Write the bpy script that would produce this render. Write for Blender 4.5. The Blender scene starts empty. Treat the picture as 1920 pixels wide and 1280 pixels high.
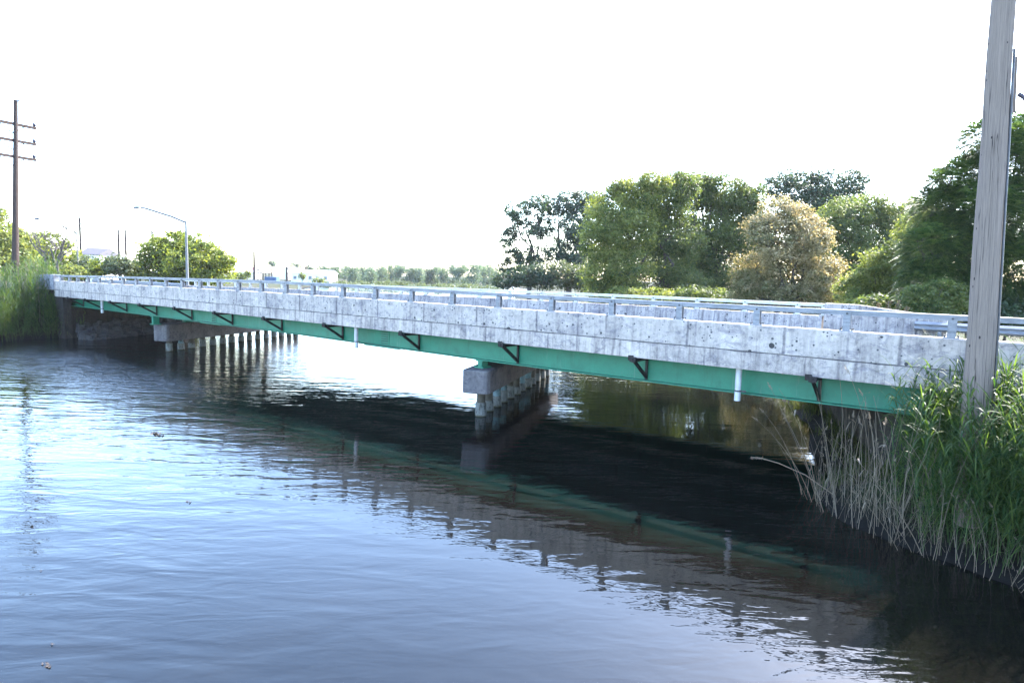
import bpy, math, random
import numpy as np

random.seed(7)
rng = np.random.default_rng(11)
R = math.radians
scene = bpy.context.scene
COL = scene.collection

# ------------------------------------------------------------------ camera
# world: X runs along the bridge (to the right), Y away from the camera, water at z = 0
FPX, VX, VY, ROLL, HC = 1200.0, -667.0, 478.0, 1.4, 4.7
_r = math.tan(R(ROLL))
_p1 = np.array([VX - 960, -(VY - 640), -FPX])
_p2 = np.array([2000 - 960, -((VY + _r * (2000 - VX)) - 640), -FPX])
_up = np.cross(_p2, _p1); _up /= np.linalg.norm(_up)
if _up[1] < 0: _up = -_up
_mx = _p1 / np.linalg.norm(_p1)
_X = -_mx; _Y = np.cross(_up, _X)
CR = np.stack([_X, _Y, _up], 1)           # camera = CR @ world
CAMPOS = np.array([0.0, 0.0, HC])

def ray(x, y): return CR.T @ np.array([x - 960.0, -(y - 640.0), -FPX])
def on_y(x, y, Y):
    d = ray(x, y); return CAMPOS + d * (Y / d[1])
def on_z(x, y, Z=0.0):
    d = ray(x, y); return CAMPOS + d * ((Z - HC) / d[2])
def at_depth(x, y, D): return CAMPOS + ray(x, y) * (D / FPX)

cam_data = bpy.data.cameras.new("camera")
cam = bpy.data.objects.new("camera", cam_data); COL.objects.link(cam)
from mathutils import Matrix, Vector
m3 = CR.T
cam.matrix_world = Matrix([[m3[0][0], m3[0][1], m3[0][2], 0], [m3[1][0], m3[1][1], m3[1][2], 0],
                           [m3[2][0], m3[2][1], m3[2][2], HC], [0, 0, 0, 1]])
cam_data.sensor_width = 36; cam_data.lens = FPX / 1920 * 36
cam_data.clip_start = 0.1; cam_data.clip_end = 6000
scene.camera = cam
scene.render.resolution_x, scene.render.resolution_y = 1024, 682

# ------------------------------------------------------------------ sky, sun, exposure
SUN_EL, SUN_AZ = 41.0, 9.0               # azimuth measured from +Y towards +X
world = bpy.data.worlds.new("World"); scene.world = world; world.use_nodes = True
wn = world.node_tree.nodes; wl = world.node_tree.links
bg = wn["Background"]
sky = wn.new("ShaderNodeTexSky"); sky.sky_type = 'NISHITA'; sky.sun_disc = False
sky.sun_elevation = R(SUN_EL); sky.sun_rotation = R(SUN_AZ)
sky.air_density = 1.0; sky.dust_density = 0.8; sky.ozone_density = 2.6
wl.new(sky.outputs[0], bg.inputs[0]); bg.inputs[1].default_value = 0.15
sd = bpy.data.lights.new("sun", 'SUN'); sd.energy = 2.9; sd.angle = R(0.5); sd.color = (1, 0.94, 0.84)
sun = bpy.data.objects.new("sun", sd); COL.objects.link(sun)
_d = Vector((math.sin(R(SUN_AZ)) * math.cos(R(SUN_EL)), math.cos(R(SUN_AZ)) * math.cos(R(SUN_EL)), math.sin(R(SUN_EL))))
sun.rotation_euler = _d.to_track_quat('Z', 'Y').to_euler(); sun.location = (0, 30, 60)
scene.view_settings.view_transform = 'Standard'; scene.view_settings.look = 'None'
scene.view_settings.gamma = 1; scene.view_settings.use_curve_mapping = False
scene.view_settings.exposure = 3.5
scene.render.engine = 'CYCLES'
scene.cycles.use_denoising = True
scene.cycles.max_bounces = 8; scene.cycles.transparent_max_bounces = 8; scene.cycles.volume_bounces = 0
scene.cycles.sample_clamp_indirect = 6

# ------------------------------------------------------------------ helpers
ORG = {}
def org(o): return ORG.get(o.name, np.zeros(3)) if o else np.zeros(3)

def tag(o, label=None, cat=None, group=None, kind=None):
    if label: o['label'] = label
    if cat: o['category'] = cat
    if group: o['group'] = group
    if kind: o['kind'] = kind
    return o

def thing(name, loc, label, cat, group=None):
    o = bpy.data.objects.new(name, None); COL.objects.link(o)
    o.location = tuple(float(v) for v in loc); o.empty_display_size = 0.3
    ORG[o.name] = np.array(loc, float)
    return tag(o, label, cat, group)

class MB:
    """collects shapes into one mesh"""
    def __init__(s): s.v = []; s.f = []; s.m = []; s.n = 0; s.sm = []
    def add(s, V, F, mi=0, smooth=False):
        V = np.asarray(V, float)
        s.v.append(V); s.f += [tuple(i + s.n for i in f) for f in F]
        s.m += [mi] * len(F); s.sm += [smooth] * len(F); s.n += len(V); return s
    def box(s, x0, x1, y0, y1, z0, z1, mi=0):
        V = [(x, y, z) for x in (x0, x1) for y in (y0, y1) for z in (z0, z1)]
        return s.add(V, [(0, 1, 3, 2), (4, 6, 7, 5), (0, 4, 5, 1), (2, 3, 7, 6), (0, 2, 6, 4), (1, 5, 7, 3)], mi)
    def beam(s, a, b, w, h, up=(0, 0, 1), mi=0):
        a = np.array(a, float); b = np.array(b, float); d = b - a; d /= np.linalg.norm(d)
        u = np.array(up, float); u = u - d * u.dot(d)
        if np.linalg.norm(u) < 1e-4: u = np.array([1, 0, 0]) - d * d[0]
        u /= np.linalg.norm(u); r = np.cross(d, u)
        V = [p + r * i * w / 2 + u * j * h / 2 for p in (a, b) for i in (-1, 1) for j in (-1, 1)]
        return s.add(V, [(0, 1, 3, 2), (4, 6, 7, 5), (0, 4, 5, 1), (2, 3, 7, 6), (0, 2, 6, 4), (1, 5, 7, 3)], mi)
    def tube(s, pts, rad, n=8, mi=0, smooth=True, cap=True):
        pts = [np.array(p, float) for p in pts]; k = len(pts)
        if np.isscalar(rad): rad = [rad] * k
        V = []; u = None
        for i, p in enumerate(pts):
            d = pts[min(i + 1, k - 1)] - pts[max(i - 1, 0)]; d /= (np.linalg.norm(d) + 1e-9)
            if u is None:
                u = np.array([1.0, 0, 0]) if abs(d[0]) < 0.9 else np.array([0, 1.0, 0])
            u = u - d * u.dot(d); u /= np.linalg.norm(u); w = np.cross(d, u)
            for j in range(n):
                t = 2 * math.pi * j / n
                V.append(p + (u * math.cos(t) + w * math.sin(t)) * rad[i])
        F = [(i * n + j, i * n + (j + 1) % n, (i + 1) * n + (j + 1) % n, (i + 1) * n + j) for i in range(k - 1) for j in range(n)]
        s.add(V, F, mi, smooth)
        if cap:
            s.add(V[:n], [tuple(range(n - 1, -1, -1))], mi); s.add(V[-n:], [tuple(range(n))], mi)
        return s
    def loft(s, rings, mi=0, closed=True, caps=True, smooth=False):
        n = len(rings[0]); V = [p for r in rings for p in r]
        F = []
        for i in range(len(rings) - 1):
            for j in range(n if closed else n - 1):
                k = (j + 1) % n
                F.append((i * n + j, (i + 1) * n + j, (i + 1) * n + k, i * n + k))
        if caps: F += [tuple(range(n)), tuple(range((len(rings) - 1) * n + n - 1, (len(rings) - 1) * n - 1, -1))]
        return s.add(V, F, mi, smooth)
    def build(s, name, mats, parent=None, bevel=0.0):
        o0 = org(parent)
        V = np.concatenate(s.v) - o0
        me = bpy.data.meshes.new(name)
        me.from_pydata(V.tolist(), [], s.f)
        for m in (mats if isinstance(mats, (list, tuple)) else [mats]): me.materials.append(m)
        me.polygons.foreach_set('material_index', s.m); me.polygons.foreach_set('use_smooth', s.sm)
        me.update()
        o = bpy.data.objects.new(name, me); COL.objects.link(o)
        if parent: o.parent = parent
        ORG[o.name] = o0
        if bevel:
            b = o.modifiers.new('bevel', 'BEVEL'); b.width = bevel; b.segments = 2; b.limit_method = 'ANGLE'
        return o

def quads_obj(name, V, mat, parent=None, tint=None, nv=4):
    """mesh of loose polygons with nv corners each: V has shape (n, nv, 3)"""
    n = len(V); V = V.reshape(-1, 3) - org(parent)
    me = bpy.data.meshes.new(name)
    me.vertices.add(n * nv); me.vertices.foreach_set('co', V.astype(np.float32).ravel())
    me.loops.add(n * nv); me.loops.foreach_set('vertex_index', np.arange(n * nv, dtype=np.int32))
    me.polygons.add(n); me.polygons.foreach_set('loop_start', np.arange(0, n * nv, nv, dtype=np.int32))
    try: me.polygons.foreach_set('loop_total', np.full(n, nv, dtype=np.int32))
    except Exception: pass
    if tint is not None:
        a = me.attributes.new('tint', 'FLOAT', 'FACE'); a.data.foreach_set('value', np.asarray(tint, np.float32))
    me.materials.append(mat); me.update(calc_edges=True)
    o = bpy.data.objects.new(name, me); COL.objects.link(o)
    if parent: o.parent = parent
    ORG[o.name] = org(parent)
    return o

def copy_tree(o, loc, parent=None):
    c = o.copy(); COL.objects.link(c)
    if parent: c.parent = parent
    else: c.location = tuple(float(v) for v in loc)
    for ch in list(o.children): copy_tree(ch, None, c)
    return c

# ------------------------------------------------------------------ materials
class NT:
    def __init__(s, name):
        s.m = bpy.data.materials.new(name); s.m.use_nodes = True
        s.t = s.m.node_tree; s.p = s.t.nodes['Principled BSDF']; s.out = s.t.nodes['Material Output']
        s.tc = s.t.nodes.new('ShaderNodeTexCoord'); s.pos = s.tc.outputs['Object']
    def N(s, typ, ins=None, **kw):
        n = s.t.nodes.new(typ)
        for k, v in kw.items(): setattr(n, k, v)
        for k, v in (ins or {}).items():
            if isinstance(v, bpy.types.NodeSocket): s.t.links.new(v, n.inputs[k])
            else: n.inputs[k].default_value = v
        return n
    def L(s, a, b): s.t.links.new(a, b)
    def map(s, scale=(1, 1, 1), loc=(0, 0, 0), rot=(0, 0, 0), src=None):
        return s.N('ShaderNodeMapping', {'Vector': src or s.pos, 'Scale': scale, 'Location': loc, 'Rotation': rot}).outputs[0]
    def noise(s, scale, vec=None, detail=4, rough=0.6, dist=0.0):
        return s.N('ShaderNodeTexNoise', {'Vector': vec or s.pos, 'Scale': scale, 'Detail': detail, 'Roughness': rough, 'Distortion': dist}).outputs['Fac']
    def ramp(s, fac, stops):
        n = s.N('ShaderNodeValToRGB', {'Fac': fac}); e = n.color_ramp.elements
        while len(e) < len(stops): e.new(0.5)
        for i, (p, c) in enumerate(stops):
            e[i].position = p; e[i].color = (c[0], c[1], c[2], 1) if not np.isscalar(c) else (c, c, c, 1)
        return n.outputs[0]
    def mix(s, fac, a, b, mode='MIX'):
        n = s.N('ShaderNodeMix', data_type='RGBA', blend_type=mode)
        for sock, v in ((n.inputs[0], fac), (n.inputs[6], a), (n.inputs[7], b)):
            if isinstance(v, bpy.types.NodeSocket): s.L(v, sock)
            elif sock == n.inputs[0]: sock.default_value = v
            else: sock.default_value = (*v, 1) if len(v) == 3 else v
        return n.outputs[2]
    def math(s, op, a, b=0.0, c=0.0):
        n = s.N('ShaderNodeMath', operation=op)
        for i, v in enumerate((a, b, c)):
            if isinstance(v, bpy.types.NodeSocket): s.L(v, n.inputs[i])
            else: n.inputs[i].default_value = v
        return n.outputs[0]
    def bump(s, h, strength=0.3, distance=0.02):
        b = s.N('ShaderNodeBump', {'Height': h, 'Strength': strength, 'Distance': distance})
        s.L(b.outputs[0], s.p.inputs['Normal']); return b
    def col(s, c, rough=0.8, metal=0.0, spec=0.3):
        if isinstance(c, bpy.types.NodeSocket): s.L(c, s.p.inputs['Base Color'])
        else: s.p.inputs['Base Color'].default_value = (*c, 1)
        if isinstance(rough, bpy.types.NodeSocket): s.L(rough, s.p.inputs['Roughness'])
        else: s.p.inputs['Roughness'].default_value = rough
        s.p.inputs['Metallic'].default_value = metal
        s.p.inputs['Specular IOR Level'].default_value = spec
        return s.m

def simple(name, c, rough=0.7, metal=0.0, var=0.25, scale=6.0, spec=0.3):
    t = NT(name); n = t.noise(scale)
    k = t.ramp(n, [(0.3, 1 - var), (0.7, 1 + var * 0.4)])
    return t.col(t.mix(1.0, c, k, 'MULTIPLY'), rough, metal, spec)

def concrete(name, base, joints=None, pits=True, streak=0.4, off=0.0, big=1.0):
    t = NT(name)
    n1 = t.noise(0.9, t.map((1, 1, 1), (off, 0, 0)), detail=8, rough=0.7); n2 = t.noise(9, detail=6, rough=0.75)
    c = t.mix(1.0, base, t.ramp(n1, [(0.32, (0.60, 0.61, 0.68)), (0.47, 0.98), (0.66, 1.22)]), 'MULTIPLY')
    c = t.mix(1.0, c, t.ramp(n2, [(0.32, 0.66), (0.48, 1.0), (0.72, 1.16)]), 'MULTIPLY')
    # run-off streaks, drawn out downwards
    sv = t.map((6.0, 1.0, 0.45)); n3 = t.noise(1.0, sv, detail=7, rough=0.75)
    c = t.mix(streak, c, t.mix(1.0, c, t.ramp(n3, [(0.36, (0.34, 0.33, 0.38)), (0.50, 0.95), (0.70, 1.35)]), 'MULTIPLY'))
    # crisp-edged cloudy patches of damp, repairs and lime bloom
    n4 = t.noise(2.1, t.map((1, 1, 1.8), (off, 0, 0)), detail=12, rough=0.8, dist=0.8)
    c = t.mix(t.ramp(n4, [(0.53, 0.0), (0.575, 0.65)]), c, t.mix(1.0, c, (0.50, 0.51, 0.62), 'MULTIPLY'))
    n5 = t.noise(3.4, t.map((1, 1, 1.4), (off + 13, 0, 0)), detail=12, rough=0.8, dist=1.0)
    c = t.mix(t.ramp(n5, [(0.57, 0.0), (0.60, 0.5)]), c, t.mix(1.0, c, (1.35, 1.33, 1.30), 'MULTIPLY'))
    # fine dark crazing
    n6 = t.noise(5.0, t.map((1, 1, 1), (off + 3, 1, 0)), detail=10, rough=0.75)
    cr = t.N('ShaderNodeMapRange', {0: t.math('ABSOLUTE', t.math('SUBTRACT', n6, 0.5)), 1: 0.0, 2: 0.012, 3: 1.0, 4: 0.0}).outputs[0]
    gate = t.ramp(t.noise(1.3, t.map((1, 1, 1), (off + 7, 2, 0)), 3), [(0.50, 0.0), (0.62, 0.7)])
    c = t.mix(t.math('MULTIPLY', cr, gate), c, t.mix(1.0, c, (0.30, 0.30, 0.34), 'MULTIPLY'))
    if joints:
        sep = t.N('ShaderNodeSeparateXYZ', {0: t.pos})
        wob = t.math('MULTIPLY', t.math('SUBTRACT', t.noise(6, detail=3), 0.5), 0.06)
        X = t.math('ADD', sep.outputs[0], wob)
        for period, o, w, dark in joints:
            fr = t.math('FRACT', t.math('DIVIDE', t.math('ADD', X, o + 200 * period), period))
            dd = t.math('MULTIPLY', t.math('ABSOLUTE', t.math('SUBTRACT', fr, 0.5)), period)
            dd = t.math('SUBTRACT', period / 2, dd)
            line = t.ramp(t.math('DIVIDE', dd, w), [(0.35, 1.0), (1.0, 0.0)])
            gate = t.ramp(t.noise(3.0, detail=2), [(0.3, 0.25), (0.55, 1.0)])
            c = t.mix(t.math('MULTIPLY', line, gate), c, t.mix(1.0, c, (dark, dark, dark * 1.1), 'MULTIPLY'))
    if pits:
        for sc, rmin, gate_lo, dk in ((2.2, 0.066, 0.40, 0.02), (5.5, 0.10, 0.5, 0.03), (1.15, 0.036, 0.3, 0.02), (11.0, 0.15, 0.6, 0.05)):
            v = t.N('ShaderNodeTexVoronoi', {'Vector': t.pos, 'Scale': sc * big, 'Randomness': 1.0}, voronoi_dimensions='3D')
            sepc = t.N('ShaderNodeSeparateColor', {0: v.outputs['Color']})
            rad = t.math('MULTIPLY', t.math('SUBTRACT', sepc.outputs[0], gate_lo), rmin / (1 - gate_lo) * 2.2)
            dist = t.math('ADD', v.outputs['Distance'], t.math('MULTIPLY', t.math('SUBTRACT', n2, 0.5), 0.08))
            hole = t.math('LESS_THAN', dist, rad)
            c = t.mix(t.math('MULTIPLY', hole, 0.92), c, (dk, dk, dk * 1.15))
    t.bump(n2, 0.35, 0.02)
    return t.col(c, 0.9, 0, 0.2)

_b0 = at_depth(1834, 720, 11.6); _t0 = at_depth(1885, -60, 11.45); PLEAN = tuple(((_t0 - _b0) / (_t0[2] - _b0[2]))[:2])
M = {}
M['parapet'] = concrete('parapet concrete', (0.325, 0.288, 0.262), [(2.33, 0.71, 0.045, 0.45), (3.45, 2.56, 0.03, 0.65)])
M['fascia'] = concrete('deck edge concrete', (0.325, 0.286, 0.258), [(2.35, 5.1, 0.03, 0.5)], pits=False, streak=0.7, off=4.0)
M['far_parapet'] = concrete('stained parapet concrete', (0.27, 0.245, 0.235), [(2.33, 1.2, 0.05, 0.55)], streak=0.8, off=9)
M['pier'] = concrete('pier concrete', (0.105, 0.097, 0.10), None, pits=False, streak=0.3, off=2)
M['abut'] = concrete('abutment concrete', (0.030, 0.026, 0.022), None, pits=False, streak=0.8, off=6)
M['soffit'] = concrete('deck soffit concrete', (0.05, 0.047, 0.045), None, pits=False, streak=0.5, off=3)  # concrete darkened in colour to deepen the shade under the deck
M['endblock'] = concrete('end block concrete', (0.24, 0.25, 0.27), [(0.45, 0.1, 0.03, 0.6)], pits=False, streak=0.7, off=7)
def steel_paint(name, base):
    t = NT(name)
    n = t.noise(1.6, detail=8, rough=0.7); s = t.noise(1.0, t.map((8, 1, 0.8)), detail=5)
    c = t.mix(1.0, base, t.ramp(n, [(0.3, 0.78), (0.6, 1.06)]), 'MULTIPLY')
    c = t.mix(t.ramp(s, [(0.62, 0.0), (0.74, 0.35)]), c, (0.16, 0.20, 0.17))
    c = t.mix(t.ramp(t.noise(14, detail=6), [(0.68, 0.0), (0.72, 0.6)]), c, (0.13, 0.09, 0.06))
    d_ = t.noise(1.0, t.map((3.0, 1, 0.35), (5, 0, 0)), detail=8, rough=0.8)
    c = t.mix(t.ramp(d_, [(0.55, 0.0), (0.66, 0.55)]), c, t.mix(1.0, c, (0.55, 0.50, 0.45), 'MULTIPLY'))
    c = t.mix(t.ramp(t.noise(1.0, t.map((9.0, 1, 0.9), (2, 0, 0)), detail=8, rough=0.8), [(0.66, 0.0), (0.70, 0.6)]), c, (0.10, 0.05, 0.025))
    return t.col(c, 0.5, 0, 0.4)
M['green'] = steel_paint('green girder paint', (0.010, 0.138, 0.085))
M['black'] = simple('dark bracket steel', (0.014, 0.012, 0.012), 0.7)
M['pipe'] = simple('pale drain pipe', (0.42, 0.43, 0.46), 0.5)
def galv():
    t = NT('galvanised steel')
    n = t.noise(3, t.map((1, 3, 6)), detail=6, rough=0.7); n2 = t.noise(30, detail=3)
    c = t.mix(1.0, (0.175, 0.185, 0.21), t.ramp(n, [(0.35, 0.62), (0.6, 1.1)]), 'MULTIPLY')
    c = t.mix(1.0, c, t.ramp(n2, [(0.3, 0.85), (0.7, 1.05)]), 'MULTIPLY')
    return t.col(c, 0.5, 0.25, 0.4)
M['galv'] = galv()
M['galv_sunlit'] = simple('sunlit-toned galvanised rail', (0.40, 0.40, 0.40), 0.5, 0.1)  # paler copy of the galvanised steel: sunlight on the far rail put into colour
M['bolt'] = simple('bolt steel', (0.06, 0.06, 0.065), 0.5, 0.5)
def pile_mat(name, base):
    t = NT(name)
    n = t.noise(4, detail=8, rough=0.75); b = t.noise(9, t.map((1, 1, 0.5)), detail=6, rough=0.8)
    c = t.mix(1.0, base, t.ramp(n, [(0.3, 0.6), (0.6, 1.1)]), 'MULTIPLY')
    c = t.mix(t.ramp(b, [(0.52, 0.0), (0.58, 0.85)]), c, (0.03, 0.026, 0.022))
    sep = t.N('ShaderNodeSeparateXYZ', {0: t.N('ShaderNodeNewGeometry').outputs['Position']})
    alg = t.ramp(t.math('ADD', t.math('MULTIPLY', sep.outputs[2], 4), t.math('MULTIPLY', n, 0.4)), [(0.25, 1.0), (0.5, 0.0)])
    c = t.mix(alg, c, (0.035, 0.032, 0.015))
    return t.col(c, 0.8)
M['pile'] = pile_mat('whitewashed pile jacket', (0.115, 0.12, 0.112))
M['pile_top'] = pile_mat('bare pile timber', (0.07, 0.06, 0.046))
M['pile_blue'] = pile_mat('blue grey pile paint', (0.11, 0.17, 0.19))
def wood(name, base, dark, sc=1.0, lean=(0, 0), holes=True):
    t = NT(name)
    sp0 = t.N('ShaderNodeSeparateXYZ', {0: t.pos})
    t.pos = t.N('ShaderNodeCombineXYZ', {0: t.math('SUBTRACT', sp0.outputs[0], t.math('MULTIPLY', sp0.outputs[2], lean[0])), 1: t.math('SUBTRACT', sp0.outputs[1], t.math('MULTIPLY', sp0.outputs[2], lean[1])), 2: sp0.outputs[2]}).outputs[0]
    g = t.noise(1.0, t.map((80 * sc, 80 * sc, 2.0)), detail=6, rough=0.7)
    g2 = t.noise(1.0, t.map((22 * sc, 22 * sc, 0.18), (3, 1, 0)), detail=2, rough=0.4)
    c = t.mix(1.0, base, t.ramp(g, [(0.3, 0.68), (0.65, 1.12)]), 'MULTIPLY')
    ck = t.N('ShaderNodeMapRange', {0: t.math('ABSOLUTE', t.math('SUBTRACT', g2, 0.5)), 1: 0.002, 2: 0.014, 3: 1.0, 4: 0.0}).outputs[0]
    c = t.mix(t.math('MULTIPLY', ck, 0.85), c, dark)
    for scv, rd, gl in ((7.5, 0.13, 0.4), (3.0, 0.085, 0.6)):
        v = t.N('ShaderNodeTexVoronoi', {'Vector': t.map((1, 1, 0.5)), 'Scale': scv * sc})
        sp = t.N('ShaderNodeSeparateColor', {0: v.outputs['Color']})
        hole = t.math('LESS_THAN', v.outputs['Distance'], t.math('MULTIPLY', t.math('SUBTRACT', sp.outputs[0], gl), rd * 2))
        c = t.mix(t.math('MULTIPLY', hole, 0.9), c, dark)
    t.bump(t.math('SUBTRACT', g, t.math('MULTIPLY', ck, 0.8)), 0.5, 0.02)
    return t.col(c, 0.9, 0, 0.15)
M['pole'] = wood('weathered pole wood', (0.165, 0.132, 0.112), (0.012, 0.010, 0.012), 1.0, PLEAN)
M['pole_dark'] = wood('creosoted pole wood', (0.045, 0.032, 0.028), (0.008, 0.012, 0.012))
M['pole_grey'] = simple('far pole wood', (0.025, 0.02, 0.019), 0.9)
M['lamp_metal'] = simple('lamp pole metal', (0.13, 0.13, 0.135), 0.55, 0.2)
M['lamp_head'] = simple('lamp housing grey', (0.08, 0.09, 0.12), 0.5)
M['glass'] = simple('lamp glass', (0.4, 0.42, 0.45), 0.2)
M['ceramic'] = simple('dark insulator', (0.035, 0.03, 0.05), 0.3)
M['white_wall'] = simple('white siding', (0.62, 0.615, 0.60), 0.8, var=0.1)
M['roof_grey'] = simple('grey shingle roof', (0.075, 0.07, 0.10), 0.9)
M['roof_white'] = simple('pale metal roof', (0.5, 0.5, 0.5), 0.6, var=0.08)
M['red'] = simple('red awning', (0.42, 0.10, 0.10), 0.7)
M['blue'] = simple('blue container paint', (0.03, 0.075, 0.16), 0.6)
M['window'] = simple('window glass', (0.14, 0.14, 0.15), 0.6)
M['asphalt'] = simple('asphalt', (0.055, 0.054, 0.055), 0.9, scale=20)
M['paint'] = simple('road paint', (0.75, 0.72, 0.62), 0.7)
M['bark'] = wood('tree bark', (0.075, 0.062, 0.055), (0.02, 0.016, 0.014), 0.6)
M['rock'] = concrete('riprap stone', (0.045, 0.042, 0.042), None, pits=False, streak=0.0)
M['twig'] = simple('bare twig', (0.06, 0.05, 0.05), 0.9)

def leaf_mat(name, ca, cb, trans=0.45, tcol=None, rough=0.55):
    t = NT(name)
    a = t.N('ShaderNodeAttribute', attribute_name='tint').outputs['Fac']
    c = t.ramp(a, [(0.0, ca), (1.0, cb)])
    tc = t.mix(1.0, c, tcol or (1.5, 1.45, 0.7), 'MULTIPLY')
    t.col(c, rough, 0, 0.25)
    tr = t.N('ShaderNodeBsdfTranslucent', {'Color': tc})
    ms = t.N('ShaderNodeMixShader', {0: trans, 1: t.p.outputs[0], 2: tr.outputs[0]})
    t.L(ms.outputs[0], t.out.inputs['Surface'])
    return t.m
LEAF = {
 'dark':  leaf_mat('dark poplar leaves', (0.020, 0.037, 0.022), (0.040, 0.068, 0.032), 0.35),
 'mid':   leaf_mat('green willow leaves', (0.036, 0.064, 0.014), (0.22, 0.235, 0.070), 0.5),
 'deep':  leaf_mat('deep green leaves', (0.022, 0.046, 0.013), (0.140, 0.165, 0.055), 0.48),
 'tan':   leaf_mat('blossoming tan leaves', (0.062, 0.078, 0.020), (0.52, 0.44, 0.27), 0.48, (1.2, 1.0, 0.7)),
 'blue':  leaf_mat('blue green leaves', (0.029, 0.048, 0.030), (0.061, 0.090, 0.058), 0.35),
 'frond': leaf_mat('compound leaves', (0.016, 0.040, 0.015), (0.105, 0.150, 0.050), 0.45),
 'lime':  leaf_mat('yellow green leaves', (0.040, 0.070, 0.012), (0.22, 0.24, 0.045), 0.52),
 'grey':  leaf_mat('grey green leaves', (0.040, 0.058, 0.025), (0.101, 0.119, 0.065), 0.4),
 'far':   leaf_mat('distant leaves', (0.050, 0.085, 0.070), (0.12, 0.16, 0.115), 0.4),  # distance haze put into the colour: paler, bluer leaves
 'reed':  leaf_mat('reed leaves', (0.016, 0.044, 0.016), (0.072, 0.110, 0.030), 0.45, (1.7, 1.6, 0.5)),
 'dry':   leaf_mat('dry reed stalks', (0.050, 0.037, 0.025), (0.20, 0.16, 0.115), 0.12, (1, 1, 1)),
 'plume': leaf_mat('reed plume', (0.245, 0.187, 0.137), (0.418, 0.346, 0.259), 0.5, (1, 1, 1)),
 'grass': leaf_mat('bank grass', (0.018, 0.032, 0.008), (0.065, 0.075, 0.02), 0.4),
 'weed':  leaf_mat('rust weed', (0.101, 0.061, 0.032), (0.187, 0.130, 0.072), 0.3, (1, 1, 1)),
}

# ------------------------------------------------------------------ water and land
WATER = np.array([(8, -60), (4, 4), (2.2, 10), (1.6, 12.4), (0.4, 12.7), (-0.8, 13.2), (-2.2, 14.2), (-2.8, 15.2),
  (-2.7, 17.5), (-4.2, 22), (-6.2, 27), (-9.0, 33), (-11, 43), (-24, 51), (-50, 69), (-78, 105), (-125, 180), (-172, 232),
  (-222, 186), (-196, 150), (-148, 106), (-88, 58), (-60, 36), (-53.5, 28), (-51.5, 25.5), (-48.0, 17.5), (-48.2, 16.2), (-49, 14.3), (-47.6, 12.5),
  (-45, 6), (-38, -15), (-30, -60)], float)
def signed_dist(P):
    A = WATER; B = np.roll(WATER, -1, 0)
    d = np.full(len(P), 1e9); inside = np.zeros(len(P), bool)
    for a, b in zip(A, B):
        ab = b - a; t = np.clip(((P - a) @ ab) / (ab @ ab), 0, 1)
        d = np.minimum(d, np.linalg.norm(P - (a + t[:, None] * ab), axis=1))
        c = ((a[1] > P[:, 1]) != (b[1] > P[:, 1]))
        xx = (b[0] - a[0]) * (P[:, 1] - a[1]) / (b[1] - a[1] + 1e-12) + a[0]
        inside ^= c & (P[:, 0] < xx)
    return np.where(inside, -d, d)
def land(P):
    P = np.atleast_2d(np.asarray(P, float)); d = signed_dist(P)
    z = np.where(d < 0, np.maximum(d * 0.45, -1.6), 0.02 + 1.5 * (1 - np.exp(-d / 3.2)))
    X, Y = P[:, 0], P[:, 1]
    xl = -48.6 - 0.39 * (Y - 15.7); xr = 0.6 - 0.39 * (Y - 15.7)
    side = np.clip((np.abs(Y - 20.85) - 5.0) / 3.5, 0, 1)
    for e in (np.clip((xl - X - 0.2) / 0.9, 0, 1), np.clip((X - xr - 0.5) / 0.9, 0, 1)):
        z = z + (2.62 - z) * e * (1 - side) * (z > -1.5)
    return z
gx = np.concatenate([np.arange(-700, -240, 40), np.arange(-240, -90, 6), np.arange(-90, 20, 0.8), np.arange(20, 60, 5), np.arange(60, 301, 40)])
gy = np.concatenate([np.arange(-80, 0, 10), np.arange(0, 60, 0.8), np.arange(60, 120, 3), np.arange(120, 260, 6), np.arange(260, 901, 40)])
GX, GY = np.meshgrid(gx, gy)
GZ = land(np.stack([GX.ravel(), GY.ravel()], 1)) + rng.normal(0, 0.03, GX.size)
V = np.stack([GX.ravel(), GY.ravel(), GZ], 1); nxg, nyg = len(gx), len(gy)
F = [(j * nxg + i, j * nxg + i + 1, (j + 1) * nxg + i + 1, (j + 1) * nxg + i) for j in range(nyg - 1) for i in range(nxg - 1)]
t = NT('bank soil and turf')
n = t.noise(0.5, detail=8); n2 = t.noise(6, detail=6)
c = t.mix(t.ramp(n, [(0.42, 0.0), (0.58, 1.0)]), (0.024, 0.032, 0.011), (0.042, 0.036, 0.022))
c = t.mix(1.0, c, t.ramp(n2, [(0.3, 0.6), (0.7, 1.2)]), 'MULTIPLY')
sp_ = t.N('ShaderNodeSeparateXYZ', {0: t.pos})
c = t.mix(t.ramp(t.math('ADD', sp_.outputs[2], t.math('MULTIPLY', n2, 0.25)), [(0.25, 1.0), (0.6, 0.0)]), c, (0.008, 0.007, 0.006))
t.bump(n2, 0.6, 0.1); M['ground'] = t.col(c, 0.95, 0, 0.1)
g = MB().add(V, F, 0, True).build('ground', M['ground']); tag(g, 'low grassy banks on both sides of the channel', None, kind='structure')

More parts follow.
